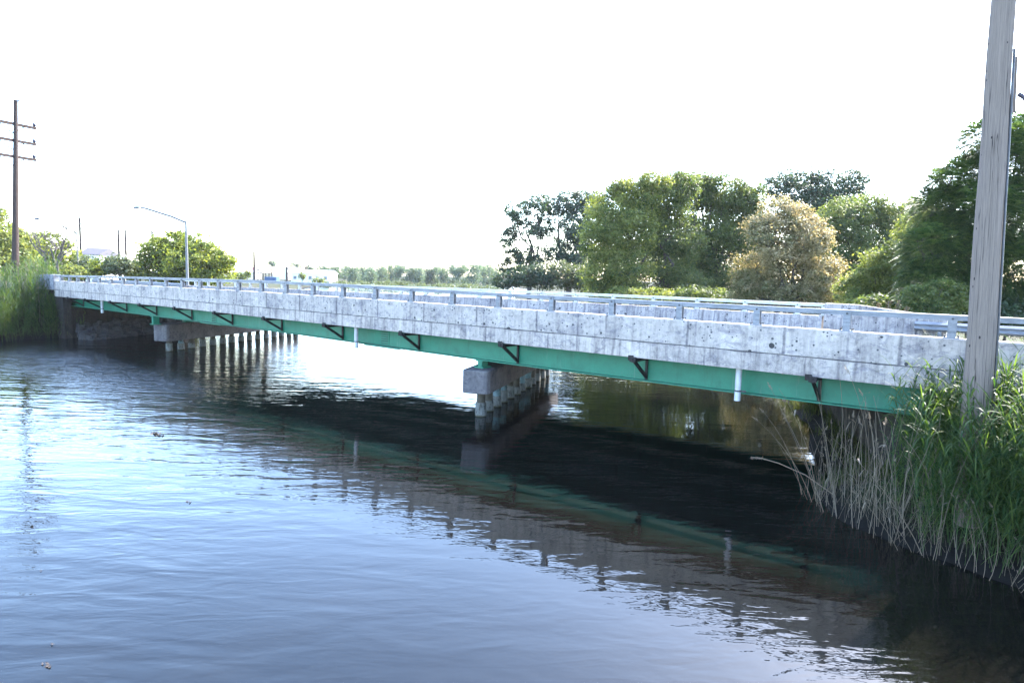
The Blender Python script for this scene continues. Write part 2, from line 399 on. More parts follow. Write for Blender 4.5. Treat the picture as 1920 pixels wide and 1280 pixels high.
def water_mat():
    t = NT('channel water')
    P = t.N('ShaderNodeNewGeometry').outputs['Position']
    def nz(scale, sx, sy, rot, detail, dist=0.0, loc=(0, 0, 0)):
        v = t.map((sx, sy, 1), loc, (0, 0, 0), t.map((1, 1, 1), (0, 0, 0), (0, 0, R(rot)), P))
        return t.math('SUBTRACT', t.noise(scale, v, detail, 0.55, dist), 0.5)
    swell = nz(0.95, 0.42, 1.3, -32, 2, 0.5)
    chop = nz(2.4, 0.40, 1.25, -42, 2, 0.6, (5, 2, 0))
    fine = nz(8.0, 0.5, 1.2, -30, 2, 0.4, (1, 7, 0))
    amp = t.ramp(t.noise(0.085, t.map((1, 1, 1), (2.6, 1.3, 0), (0, 0, 0), P), 2), [(0.36, 0.22), (0.62, 1.0)])
    # breezier out in the open reach to the left and beyond the bridge, still water in the lee at the right bank
    sep = t.N('ShaderNodeSeparateXYZ', {0: P})
    lee = t.N('ShaderNodeMapRange', {0: sep.outputs[0], 1: -9.0, 2: -44.0, 3: 0.55, 4: 2.2}).outputs[0]
    lee2 = t.N('ShaderNodeMapRange', {0: sep.outputs[1], 1: 14.0, 2: 24.0, 3: 1.0, 4: 0.8}).outputs[0]
    span = t.math('MULTIPLY', t.N('ShaderNodeMapRange', {0: sep.outputs[1], 1: 13.5, 2: 15.5, 3: 0.0, 4: 1.0}).outputs[0], t.N('ShaderNodeMapRange', {0: sep.outputs[0], 1: -13.0, 2: -20.0, 3: 0.0, 4: 1.0}).outputs[0])
    amp = t.math('MULTIPLY', t.math('MULTIPLY', t.math('MULTIPLY', amp, lee), lee2), t.math('SUBTRACT', 1.0, t.math('MULTIPLY', span, 0.15)))
    cove = t.math('MULTIPLY', t.N('ShaderNodeMapRange', {0: sep.outputs[1], 1: 14.0, 2: 17.5, 3: 0.0, 4: 0.65}).outputs[0], t.N('ShaderNodeMapRange', {0: sep.outputs[0], 1: -11.0, 2: -7.0, 3: 0.0, 4: 1.0}).outputs[0])
    amp = t.math('MULTIPLY', amp, t.math('SUBTRACT', 1.0, cove))
    h = t.math('ADD', t.math('MULTIPLY', swell, 0.044), t.math('MULTIPLY', chop, 0.018))
    h = t.math('ADD', h, t.math('MULTIPLY', fine, 0.0045))
    h = t.math('MULTIPLY', h, amp)
    # wind chop in the open reach on the left and under the spans
    gx = t.N('ShaderNodeMapRange', {0: sep.outputs[0], 1: -19.0, 2: -31.0, 3: 0.0, 4: 1.0}).outputs[0]
    gy = t.N('ShaderNodeMapRange', {0: sep.outputs[1], 1: 8.0, 2: 14.0, 3: 0.0, 4: 1.0}).outputs[0]
    gy = t.math('MULTIPLY', gy, t.N('ShaderNodeMapRange', {0: sep.outputs[1], 1: 12.6, 2: 15.2, 3: 1.0, 4: 0.20}).outputs[0])
    gust = t.ramp(t.noise(0.22, t.map((1, 1, 1), (7, 3, 0), (0, 0, 0), P), 3), [(0.36, 0.35), (0.6, 1.0)])
    wind = t.math('MULTIPLY', t.math('MULTIPLY', gx, gy), gust)
    w1 = nz(3.4, 0.5, 1.2, -38, 3, 0.7, (3, 9, 0)); w2 = nz(7.5, 0.6, 1.2, -30, 2, 0.5, (8, 1, 0))
    h = t.math('ADD', h, t.math('MULTIPLY', wind, t.math('ADD', t.math('MULTIPLY', w1, 0.15), t.math('MULTIPLY', w2, 0.05))))
    t.bump(h, 1.0, 1.0)
    n = t.noise(0.6, t.map((1, 1, 1), (0, 0, 0), (0, 0, 0), P), 6, 0.7)
    c = t.mix(t.ramp(n, [(0.35, 0.0), (0.65, 1.0)]), (0.0022, 0.0021, 0.0018), (0.0042, 0.0040, 0.0034))
    t.col(c, 0.03, 0, 0.5); t.p.inputs['IOR'].default_value = 1.333
    return t.m
M['water'] = water_mat()
w = MB().add([(-690, -79, 0), (290, -79, 0), (290, 890, 0), (-690, 890, 0)], [(0, 1, 2, 3)]).build('water', M['water'])
tag(w, 'rippled river water passing under the bridge', None, kind='structure')

# ------------------------------------------------------------------ the bridge
YN, YF, SK = 15.7, 26.0, 0.39
XL, XR = -48.6, 0.6
def prof(xs, zs): return lambda X: float(np.interp(X, xs, zs))
z_rail = prof([-52, -49, -38, -25, -19, -12, -8, 3], [4.02, 4.06, 4.17, 4.26, 4.24, 4.17, 4.15, 4.13])
z_par = prof([-52, -49, -25, -16, -12, -8, 3], [3.66, 3.69, 3.76, 3.73, 3.71, 3.70, 3.64])
z_joint = prof([-52, -49, -25, -12, -2, 3], [3.10, 3.12, 3.12, 3.10, 3.03, 3.00])
z_bot = prof([-52, -49, -34, -25, -12, -2, 3], [2.66, 2.68, 2.73, 2.68, 2.63, 2.58, 2.55])
z_flange = prof([-52, -40, -25, -19, -12, -2, 3], [2.08, 2.06, 2.02, 1.95, 1.88, 1.88, 1.87])
ST = np.concatenate([[XL], np.arange(-48, 0.5, 2.0), [XR]])
def skx(X, Y): return X - SK * (Y - YN)
bridge = thing('road_bridge', (-24, 20.85, 0), 'long concrete road bridge on green steel girders crossing the water', 'bridge')

mb = MB(); mb.loft([[np.array((skx(X, y), y, z)) for y, z in ((YN + 0.02, z_bot(X) + 0.02), (YN + 0.02, z_joint(X) - 0.03), (YN + 0.35, z_joint(X) - 0.04), (YF - 0.35, z_joint(X) - 0.24), (YF, z_joint(X) - 0.24), (YF, z_bot(X) - 0.1), (YF - 0.5, z_bot(X) + 0.12), (YN + 0.9, z_bot(X) + 0.12))] for X in ST])
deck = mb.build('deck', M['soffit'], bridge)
mb = MB()
SX = np.concatenate([[XL], np.arange(-48, 3.3, 0.22), [3.4]])
_w = np.cumsum(rng.normal(0, 0.006, len(SX) + 9)); _w = _w - np.convolve(_w, np.ones(9) / 9, 'same'); JIT = dict(zip(SX.tolist(), (_w[4:4 + len(SX)] - 0.004).tolist()))
mb.loft([[np.array((X, y, z)) for y, z in ((YN, z_bot(X)), (YN, z_joint(X) - 0.025 + JIT[float(X)]), (YN + 0.018, z_joint(X) - 0.025 + JIT[float(X)]), (YN + 0.018, z_bot(X)))] for X in SX])
# rough lip left along the casting joint
mb.build('deck_edge', M['fascia'], bridge)
mb = MB()
mb.loft([[np.array((X, y, z)) for y, z in ((YN + 0.012, z_joint(X)), (YN + 0.012, z_par(X) - 0.02), (YN + 0.032, z_par(X)), (YN + 0.30, z_par(X)), (YN + 0.32, z_par(X) - 0.02), (YN + 0.42, z_joint(X)))] for X in SX])
mb.build('parapet', M['parapet'], bridge)
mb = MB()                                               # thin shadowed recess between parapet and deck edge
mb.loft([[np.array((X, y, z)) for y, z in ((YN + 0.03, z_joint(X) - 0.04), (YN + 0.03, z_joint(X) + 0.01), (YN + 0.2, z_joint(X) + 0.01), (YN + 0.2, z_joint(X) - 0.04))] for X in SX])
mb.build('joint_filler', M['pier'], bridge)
# asphalt on deck
mb = MB(); mb.add([(skx(XL, YN + 0.5), YN + 0.5, z_joint(XL) - 0.02), (skx(XR, YN + 0.5), YN + 0.5, z_joint(XR) - 0.02), (skx(XR, YF - 0.5), YF - 0.5, z_joint(XR) - 0.21), (skx(XL, YF - 0.5), YF - 0.5, z_joint(XL) - 0.21)], [(0, 1, 2, 3)])
mb.build('road_surface', M['asphalt'], bridge)
# near left end block, as tall as the rail, tapering to the left
mb = MB()
zt = z_rail(XL) + 0.02; zb = z_joint(XL) - 0.02
ring = lambda x, y0, y1, a, b: [np.array((x, y0, a)), np.array((x, y1, a)), np.array((x, y1, b)), np.array((x, y0, b))]
mb.loft([ring(XL - 0.01, YN - 0.03, YN + 0.42, zb, zt), ring(XL - 1.5, YN - 0.03, YN + 0.42, zb, zt), ring(XL - 2.6, YN - 0.03, YN + 0.42, zb, zt - 0.06), ring(XL - 5.2, YN - 0.0, YN + 0.42, zb - 0.6, zt - 0.65)])
mb.build('end_block', M['endblock'], bridge, 0.02)
# abutments (skewed walls)
def abut(xa, sgn, name):
    mb = MB()
    def wall(x0, x1, y0, y1, z0, z1):
        P = [(skx(x0, y0), y0), (skx(x1, y0), y0), (skx(x1, y1), y1), (skx(x0, y1), y1)]
        mb.add([(x, y, z) for z in (z0, z1) for x, y in P], [(3, 2, 1, 0), (4, 5, 6, 7), (0, 1, 5, 4), (1, 2, 6, 5), (2, 3, 7, 6), (3, 0, 4, 7)])
    wall(xa, xa + sgn * 1.2, YN + 0.05, YF + 0.1, -1.2, z_flange(xa) - 0.12)      # bearing seat
    wall(xa + sgn * 0.55, xa + sgn * 1.25, YN + 0.12, YF, z_flange(xa) - 0.13, z_joint(xa) - 0.3)
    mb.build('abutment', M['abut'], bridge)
    mb = MB()
    wx = sorted((xa + sgn * 0.1, xa + sgn * 4.6))
    mb.box(wx[0], wx[1], YN + 0.06, YN + 0.5, -1.0, z_joint(xa) - 0.08)
    mb.build('wing_wall', M['abut'], bridge)
abut(XL + 1.3, -1, 'l'); abut(XR - 1.6, 1, 'r')
# girders
for k, gy_ in enumerate((16.55, 18.7, 20.85, 23.0, 25.15)):
    mb = MB(); a, b = skx(XL, gy_) + 0.7, skx(XR, gy_) - 1.2
    st = np.linspace(a, b, 22); top = lambda X: z_bot(X) + 0.12
    zf = lambda X: z_flange(X)
    for (y0, y1, zl, zh) in ((-0.008, 0.008, lambda X: zf(X) + 0.03, lambda X: top(X) - 0.03),
                             (-0.2, 0.2, zf, lambda X: zf(X) + 0.03), (-0.17, 0.17, lambda X: top(X) - 0.03, top)):
        mb.loft([[np.array((X, gy_ + y, z)) for y, z in ((y0, zl(X)), (y0, zh(X)), (y1, zh(X)), (y1, zl(X)))] for X in st])
    gd = mb.build('girder', M['green'], bridge)
    if k == 0:
        # bolted splices in the face girder
        for px_, py_ in ((722, 640), (402, 600)):
            xs = on_y(px_, py_, gy_)[0]
            mb = MB(); zc0, zc1 = zf(xs) + 0.06, top(xs) - 0.06
            mb.box(xs - 0.20, xs + 0.24, gy_ - 0.022, gy_ - 0.009, zc0, zc1, 1)
            mb.loft([[np.array((X, gy_ + y, z)) for y, z in ((-0.215, zf(X) - 0.028), (-0.215, zf(X) - 0.003), (0.215, zf(X) - 0.003), (0.215, zf(X) - 0.028))] for X in (xs - 0.95, xs + 0.95)], 1)
            for ix in range(6):
                for iz in range(8):
                    x = xs - 0.15 + ix * 0.064; z = zc0 + 0.05 + iz * (zc1 - zc0 - 0.1) / 7
                    mb.box(x - 0.013, x + 0.013, gy_ - 0.042, gy_ - 0.021, z - 0.013, z + 0.013)
            for ix in range(24):
                x = xs - 0.9 + ix * 0.078
                mb.box(x - 0.014, x + 0.014, gy_ - 0.18, gy_ - 0.15, zf(x) + 0.031, zf(x) + 0.052)
            mb.build('splice_plate', [M['bolt'], M['green']], gd)
# overhang brackets
brk = None
for px_ in (127, 159, 206, 261, 326, 401, 493, 607, 751, 940, 1189, 1530):
    y_img = 590
    x = on_y(px_, y_img, YN - 0.1)[0] + 0.02
    zb_, zf_ = z_bot(x), z_flange(x)
    mb = MB(); gy_ = 16.53
    za = zb_ - 0.075
    mb.beam((x, YN - 0.10, za), (x, gy_, za), 0.07, 0.10)                       # arm
    mb.beam((x, YN + 0.02, za - 0.04), (x, gy_ - 0.02, zf_ + 0.10), 0.06, 0.085)  # strut
    mb.beam((x, gy_ - 0.04, zf_ + 0.045), (x, gy_ - 0.04, zb_ - 0.02), 0.07, 0.05, (0, 1, 0))  # leg on the web
    mb.box(x - 0.07, x + 0.10, YN - 0.16, YN - 0.115, za - 0.03, za + 0.10)       # clamp plates
    mb.box(x - 0.17, x - 0.03, YN - 0.05, YN - 0.012, za - 0.01, za + 0.13)
    mb.beam((x - 0.10, YN - 0.03, za + 0.06), (x + 0.10, YN - 0.03, za + 0.02), 0.04, 0.04)
    mb.tube([(x + 0.02, YN - 0.2, za + 0.045), (x + 0.02, YN - 0.05, za + 0.045)], 0.018, 6)
    mb.build('bracket', M['black'], bridge)
# drain pipes
for px_, py_ in ((191.5, 575), (668, 620), (1384, 720)):
    x = on_y(px_, py_, 16.05)[0]
    mb = MB(); mb.tube([(x, 16.05, z_bot(x) + 0.1), (x, 16.05, z_flange(x) - 0.13)], 0.075, 14)
    p = mb.build('drain_pipe', M['pipe'], bridge)
    mb = MB(); mb.tube([(x, 16.05, z_flange(x) + 0.10), (x, 16.05, z_flange(x) + 0.14)], 0.082, 14)
    mb.box(x, x + 0.20, 16.03, 16.07, z_flange(x) + 0.10, z_flange(x) + 0.14)
    mb.build('clamp', M['bolt'], p)
# railings
def railing(Y, posts, x0, x1, zr, zp, pw, mt):
    mb = MB(); st = np.linspace(x0, x1, 40)
    mb.loft([[np.array((X, Y + y, z)) for y, z in ((-0.055, zr(X) - 0.115), (-0.055, zr(X) - 0.006), (-0.045, zr(X)), (0.045, zr(X)), (0.055, zr(X) - 0.006), (0.055, zr(X) - 0.115))] for X in st])
    rl = mb.build('railing', mt, bridge)
    for X in posts:
        zt_, zb_ = zr(X) - 0.02, zp(X)
        mb = MB()
        mb.box(X - pw / 2, X + pw / 2, Y - 0.072, Y - 0.060, zb_ + 0.02, zt_)            # front flange
        mb.box(X - pw / 2, X + pw / 2, Y + 0.060, Y + 0.072, zb_ + 0.02, zt_ - 0.03)
        mb.box(X - 0.006, X + 0.006, Y - 0.060, Y + 0.060, zb_ + 0.02, zt_ - 0.125)
        mb.box(X - pw * 0.95, X + pw * 0.95, Y - 0.10, Y + 0.12, zb_ + 0.002, zb_ + 0.02)  # base plate
        for sx in (-1, 1):
            for sy in (-0.07, 0.09):
                mb.tube([(X + sx * pw * 0.78, Y + sy, zb_ + 0.02), (X + sx * pw * 0.78, Y + sy, zb_ + 0.065)], 0.016, 6, 1)
        mb.tube([(X, Y - 0.088, zt_ - 0.06), (X, Y - 0.07, zt_ - 0.06)], 0.024, 8, 1)
        mb.build('post', [mt, M['bolt']], rl)
    return rl
PX = [101.5, 115.5, 130.6, 145.7, 165.5, 186.4, 208.2, 231.3, 256, 282.7, 311.6, 342.1, 375.5, 410.4, 448.4, 491, 537, 587.5, 644, 705, 773, 850, 936.5, 1036, 1149, 1276, 1421, 1590, 1787.5]
RY = YN + 0.14
posts = [on_y(x, 515.5 + (x - 96) * 0.0455, RY)[0] for x in PX] + [1.35, 3.2]
railing(RY, posts, XL + 0.02, 3.4, z_rail, z_par, 0.15, M['galv'])
# far parapet and rail
zfr = prof([-55, -53, -40, -22, -12, -4], [3.72, 3.76, 3.90, 4.00, 4.00, 3.97]); zfp = lambda X: zfr(X) - 0.45
FX0, FX1 = on_y(345, 525, YF)[0], on_y(1545, 570, YF)[0]
FXE = on_y(1778, 590, YF)[0]
mb = MB(); st = np.linspace(FX0, FX1, 24)
mb.loft([[np.array((X, y, z)) for y, z in ((YF - 0.36, zfp(X) - 0.78), (YF - 0.22, zfp(X) - 0.45), (YF - 0.16, zfp(X)), (YF + 0.16, zfp(X)), (YF + 0.16, zfp(X) - 1.2), (YF - 0.36, zfp(X) - 1.2))] for X in st])
mb.build('parapet', M['far_parapet'], bridge)
fp = [FX1 - 0.9 - i * 1.95 for i in range(25)]
fp = [x for x in fp if x > FX0 + 0.2]
fp += [FX1 + 0.02]
railing(YF - 0.02, fp, FX0, FX1 + 1.0, zfr, zfp, 0.15, M['galv_sunlit'])
mb = MB(); zt0 = zfr(FX1) + 0.02
mb.loft([ring(FX1 + 0.06, YF - 0.2, YF + 0.2, zt0 - 1.6, zt0 + 0.0), ring(FX1 + 1.1, YF - 0.2, YF + 0.2, zt0 - 1.6, zt0 - 0.01), ring(FXE, YF - 0.2, YF + 0.2, zt0 - 1.6, zt0 - 0.33)])
mb.build('end_block', M['far_parapet'], bridge, 0.02)
# piers: cap with a rounded nose on a row of piles
def pier(base, ux, uy, zb0, zb1, nose, npile, step, wcap):
    """base: foot of the first pile; (ux, uy): direction of the pile row"""
    u = np.array([ux, uy]) / math.hypot(ux, uy); nrm = np.array([u[1], -u[0]])
    b = np.array(base[:2]); L = npile * step
    prof2 = []
    h = wcap / 2
    for s_, a_ in ((-nose + 0.18, -1), (-nose + 0.03, -0.88), (-nose, -0.66), (-nose, 0.66), (-nose + 0.03, 0.88), (-nose + 0.18, 1)):
        prof2.append(b + u * s_ + nrm * a_ * h)
    prof2 += [b + u * L + nrm * h, b + u * L - nrm * h]
    mb = MB(); mb.loft([[np.array((p[0], p[1], z)) for p in prof2] for z in (zb0, zb1)])
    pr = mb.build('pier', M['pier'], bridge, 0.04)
    for k in range(npile):
        c = b + u * k * step + nrm * random.uniform(-0.03, 0.03)
        mb = MB(); blue = random.random() < 0.45 and k > 0
        zj = 0.36 + random.uniform(-0.06, 0.14) if k else 0.46
        mb.tube([(c[0], c[1], zj - 0.02), (c[0], c[1], zb0 + 0.01)], 0.145, 10, 1)
        rr = 0.185 + random.uniform(-0.01, 0.012)
        mb.tube([(c[0], c[1], -1.5), (c[0], c[1], 0.02), (c[0], c[1], zj - 0.03), (c[0], c[1], zj)], [rr * 1.03, rr * 1.03, rr, rr * 0.94], 14, 0)
        mb.build('pile', [M['pile'], M['pile_blue'] if blue else M['pile_top']], pr)
    # bearing blocks under each girder
    for gy_ in (16.55, 18.7, 20.85, 23.0, 25.15):
        s_ = (gy_ - b[1]) / u[1]; c = b + u * s_
        zg = z_flange(c[0]) - 0.002
        mb = MB()
        mb.box(c[0] - 0.19, c[0] + 0.19, gy_ - 0.22, gy_ + 0.22, zb1 + 0.001, zb1 + 0.05)
        mb.box(c[0] - 0.09, c[0] + 0.09, gy_ - 0.16, gy_ + 0.16, zb1 + 0.05, zg - 0.04)
        mb.box(c[0] - 0.16, c[0] + 0.16, gy_ - 0.2, gy_ + 0.2, zg - 0.04, zg)
        mb.build('bearing', M['green'], pr)
NPL = 15
pr_b = on_z(902, 779, 0); pl_b = on_z(317, 658.4, 0)
pier(pr_b, -2.6, 7.0, 0.86, 1.63, 0.72, 12, 0.86, 0.95)
pier(pl_b, -1.9, 5.0, 0.62, 1.58, 0.62, NPL, 0.86, 1.0)

# approach roads
for nm, x0, x1 in (('road', -300, -48.75), ('road', 0.75, 200)):
    mb = MB(); y0, y1 = YN + 0.6, YF - 0.6
    mb.add([(skx(x0, y0), y0, 2.72), (skx(x1, y0), y0, 2.84), (skx(x1, y1), y1, 2.84), (skx(x0, y1), y1, 2.72)], [(0, 1, 2, 3)])
    tag(mb.build(nm, M['asphalt']), 'asphalt approach road at the ' + ('far left' if x0 < -50 else 'right') + ' end of the bridge', None, kind='structure')

# ------------------------------------------------------------------ W-beam guardrails beyond the far parapet
def guardrail(p0, p1, n, label, z0, thrie=False):
    p0 = np.array(p0); p1 = np.array(p1)
    g = thing('guardrail', (*p0[:2], z0 - 0.75), label, 'guardrail', 'steel guardrails beyond the bridge')
    d = (p1 - p0); L = np.linalg.norm(d); d = d / L; nr = np.array([d[1], -d[0]])
    if nr[1] > 0: nr = -nr
    pr = [(0, -0.155), (0.03, -0.13), (0.08, -0.09), (0.08, -0.06), (0.03, -0.01), (0.03, 0.01), (0.08, 0.06), (0.08, 0.09), (0.03, 0.13), (0, 0.155)]
    if thrie: pr = [(a, b) for a, b in [(0, -0.34), (0.08, -0.29), (0.08, -0.25), (0.02, -0.2)]] + pr
    back = [(a - 0.012, b) for a, b in pr[::-1]]
    mb = MB(); rings = []
    for s_ in np.linspace(0, L, 8):
        c = p0 + d * s_
        rings.append([np.array((c[0] + nr[0] * (a + 0.06), c[1] + nr[1] * (a + 0.06), z0 + b)) for a, b in pr + back])
    mb.loft(rings); mb.build('rail', M['galv'], g)
    for k in range(n):
        c = p0 + d * L * (k + 0.5) / n
        mb = MB(); mb.box(c[0] - 0.05, c[0] + 0.05, c[1] - 0.06, c[1] + 0.06, z0 - 0.95, z0 + 0.16)
        mb.build('post', M['galv'], g)
    return g
guardrail((FX0 + 1.2, YF - 0.42), (FX0 - 17, YF - 0.3), 9, 'steel guardrail leading off the far left end of the bridge', 3.32, True)
guardrail((FXE - 0.9, YF - 0.32), (FXE + 12, YF - 0.3), 9, 'corrugated steel guardrail bolted to the concrete end block behind the big pole', 3.36)

# ------------------------------------------------------------------ poles and lamps
def zl(x, y): return float(land([(x, y)])[0])
# big weathered pole at the right
b0 = at_depth(1834, 720, 11.6); tp = at_depth(1885, -60, 11.45)
ax = (tp - b0) / (tp[2] - b0[2]); foot = b0 + ax * (0.3 - b0[2])
pole = thing('utility_pole', foot, 'thick weathered grey wooden utility pole rising out of the reeds by the bridge end', 'utility pole')
mb = MB(); zz = np.linspace(0.0, 13.0, 30)
rad = lambda z: 0.242 - 0.0060 * z
mb.tube([foot + ax * z + np.array([0.006 * math.sin(z * 2.1), 0.006 * math.cos(z * 1.7), 0]) for z in zz], [rad(z) for z in zz], 28)
mb.build('shaft', M['pole'], pole)
side = np.array([1.0, -0.12, 0]); side /= np.linalg.norm(side)
mb = MB(); mb.tube([foot + ax * z + side * (rad(z) + 0.018) for z in np.linspace(0.4, 8.62, 12)], 0.02, 8)
mb.build('conduit', M['bolt'], pole)
q0 = at_depth(1899, 212, 11.5); q1 = at_depth(1903, 107, 11.5)
mb = MB(); mb.beam(q0 + side * 0.01, q1 + side * 0.01, 0.06, 0.035, (0, 1, 0)); mb.build('cable_guard', M['pole'], pole)
w0 = at_depth(1899, 168, 11.5); w1 = at_depth(1990, 235, 11.2)
mb = MB(); mb.tube([w0, w0 + (w1 - w0) * 0.5, w1], 0.004, 5); gw = mb.build('guy_wire', M['bolt'], pole)
i0 = w0 + (w1 - w0) * 0.12; dv = (w1 - w0) / np.linalg.norm(w1 - w0)
mb = MB(); pts = []; rr = []
for k in range(17): pts.append(i0 + dv * k * 0.02); rr.append(0.05 if k % 2 else 0.03)
mb.tube(pts, rr, 10); mb.build('insulator', M['ceramic'], gw)

# crossarm pole at the left
D = 44.0
b0 = at_depth(29, 503, D); tp = at_depth(29.5, 188, D); ax = (tp - b0) / (tp[2] - b0[2]); foot = b0 + ax * (1.0 - b0[2])
lp = thing('utility_pole', foot, 'tall dark wooden pole with three crossarms behind the left reeds', 'utility pole')
H_ = tp[2] - 1.0
mb = MB(); mb.tube([foot + ax * z for z in np.linspace(0, H_, 12)], [0.235 - 0.0075 * z for z in np.linspace(0, H_, 12)], 14); mb.build('shaft', M['pole_dark'], lp)
mb = MB(); mb.tube([tp + [0, 0, -0.1], tp + [0.25, 0.1, -0.05], tp + [0.32, 0.12, 0.1]], 0.04, 6); mb.build('pole_top_pin', M['ceramic'], lp)
r = ray(1485, 532); dirA = r / np.linalg.norm(r); dirA[2] = 0; dirA /= np.linalg.norm(dirA)
for yy in (233, 264, 294):
    c = at_depth(29.5, yy, D) + np.array([0, -0.24, 0])
    mb = MB(); mb.beam(c - dirA * 1.55, c + dirA * 1.55, 0.17, 0.19); ca = mb.build('crossarm', M['pole_dark'], lp)
    mb = MB()
    for s_ in (-1, 1): mb.beam(c + dirA * 0.85 * s_ + [0, 0, -0.05], c + [0, 0.02, -0.62], 0.06, 0.07)
    mb.build('brace', M['lamp_head'], ca)
    for s_ in (-1.45, 1.45):
        e = c + dirA * s_; mb = MB()
        mb.tube([e + [0, 0, 0.06], e + [0, 0, 0.12], e + [0, 0, 0.16], e + [0, 0, 0.28], e + [0, 0, 0.34]], [0.05, 0.07, 0.12, 0.12, 0.07], 8); mb.build('insulator', M['ceramic'], ca)

def far_pole(x, ytop, ybase, D, label, arms=True):
    b = at_depth(x, ybase, D); t_ = at_depth(x, ytop, D); g0 = np.array([b[0], b[1], zl(b[0], b[1]) - 0.1])
    t_ = np.array([b[0], b[1], t_[2]])
    p = thing('utility_pole', g0, label, 'utility pole', 'distant poles along the left bank')
    k = D / 120
    mb = MB(); mb.tube([g0, t_], [0.25 * k, 0.18 * k], 8); mb.build('shaft', M['pole_grey'], p)
    if arms:
        for dz in (0.5, 1.3, 2.1):
            mb = MB(); mb.tube([t_ + [-0.05, 0, -dz * k], t_ + [0.5 * k, 0.15, -dz * k + 0.1]], 0.06 * k, 5)
            mb.build('pin', M['ceramic'], p)
far_pole(152, 408, 480, 110, 'distant pole standing right of the bare shrub')
far_pole(224, 430, 500, 125, 'left one of a pair of distant poles over the shrubs')
far_pole(237, 431, 500, 140, 'right one of a pair of distant poles over the shrubs')
far_pole(286, 432, 470, 140, 'distant pole tip showing above the round tree')
far_pole(477, 471, 524, 190, 'thin tall pole at the left edge of the substation', False)
far_pole(538, 500, 528, 200, 'distant pole before the blank end of the white building')
far_pole(573.5, 499, 516, 215, 'distant pole behind the roof of the white building', False)

def street_lamp(xp, ytop, D, xa, ya, xh, yh, label, k=1.0):
    t_ = at_depth(xp, ytop, D); g0 = np.array([t_[0], t_[1], zl(t_[0], t_[1]) - 0.05])
    p = thing('street_lamp', g0, label, 'street lamp', 'street lamps at the far end of the bridge')
    mb = MB(); mb.tube([g0, g0 + [0, 0, 0.3], t_], [0.17 * k, 0.14 * k, 0.105 * k], 10); mb.build('pole', M['lamp_metal'], p)
    a = at_depth(xa, ya, D); h = at_depth(xh, yh, D)
    mb = MB(); mb.tube([t_ + [0, 0, -0.15], t_ + (a - t_) * 0.35, a, h], [0.12 * k, 0.115 * k, 0.11 * k, 0.10 * k], 6); mb.build('arm', M['lamp_metal'], p)
    d = (h - a); d[2] = 0; d /= np.linalg.norm(d)
    mb = MB(); pts = [h - d * 0.15, h + d * 0.1, h + d * 0.35, h + d * 0.62, h + d * 0.78]
    mb.tube([q + [0, 0, dz] for q, dz in zip(pts, (0, 0.02, -0.01, -0.03, -0.02))], [0.05, 0.08, 0.13, 0.13, 0.04], 10); hd = mb.build('lamp_head', M['lamp_head'], p)
    mb = MB(); c = h + d * 0.48
    mb.tube([c + [0, 0, -0.08], c + [0, 0, -0.16], c + [0, 0, -0.2]], [0.12, 0.10, 0.04], 10); mb.build('lens', M['glass'], hd)
street_lamp(348.5, 414.5, 62, 274, 391, 264, 389, 'grey street lamp with long arm in front of the round tree')
street_lamp(143.5, 435, 75, 86, 412, 76, 410, 'thinner street lamp reaching over the bare shrub at the far left', 0.7)

# ------------------------------------------------------------------ vegetation
def leaf_quads(C, N, size, asp, jit=0.6):
    n = len(C)
    N = N + rng.normal(0, jit, (n, 3)); N /= np.linalg.norm(N, axis=1)[:, None]
    A = rng.normal(0, 1, (n, 3)); A -= N * (A * N).sum(1)[:, None]; A /= np.linalg.norm(A, axis=1)[:, None]
    B = np.cross(N, A)
    s = (size * rng.uniform(0.6, 1.35, n))[:, None]; w = s * asp
    return np.stack([C - A * s * 0.5, C + B * w * 0.5 + A * s * 0.05, C + A * s * 0.5, C - B * w * 0.5 + A * s * 0.05], 1)

def fronds(C, out, L):
    """pinnate drooping leaves: a rachis arcing outward with pairs of leaflets"""
    Q = []; n = len(C); K = 8
    for i in range(n):
        o = out[i] + rng.normal(0, 0.35, 3); o[2] = o[2] * 0.6 + 0.12; o /= np.linalg.norm(o)
        sd_ = np.cross(o, [0, 0, 1.0]); sd_ /= np.linalg.norm(sd_) + 1e-6
        l = L * random.uniform(0.7, 1.3)
        for k in range(1, K + 1):
            t_ = k / K; p = C[i] + o * l * t_ + np.array([0, 0, -0.55 * l * t_ * t_])
            for s_ in (-1, 1):
                d = sd_ * s_ + o * 0.45 + np.array([0, 0, -0.35]); d /= np.linalg.norm(d)
                ll = l * 0.32 * (1 - 0.35 * t_); wv = o * ll * 0.22
                Q.append([p, p + d * ll * 0.5 + wv, p + d * ll, p + d * ll * 0.5 - wv])
    return np.array(Q)

def limb(mb, a, b, r0, r1, n=6, wob=0.12, k=6):
    a = np.array(a); b = np.array(b); L = np.linalg.norm(b - a)
    pts = [a + (b - a) * t_ + (rng.normal(0, wob * L * 0.25, 3) * math.sin(t_ * math.pi)) for t_ in np.linspace(0, 1, k)]
    mb.tube(pts, list(np.linspace(r0, r1, k)), n, cap=False); return pts

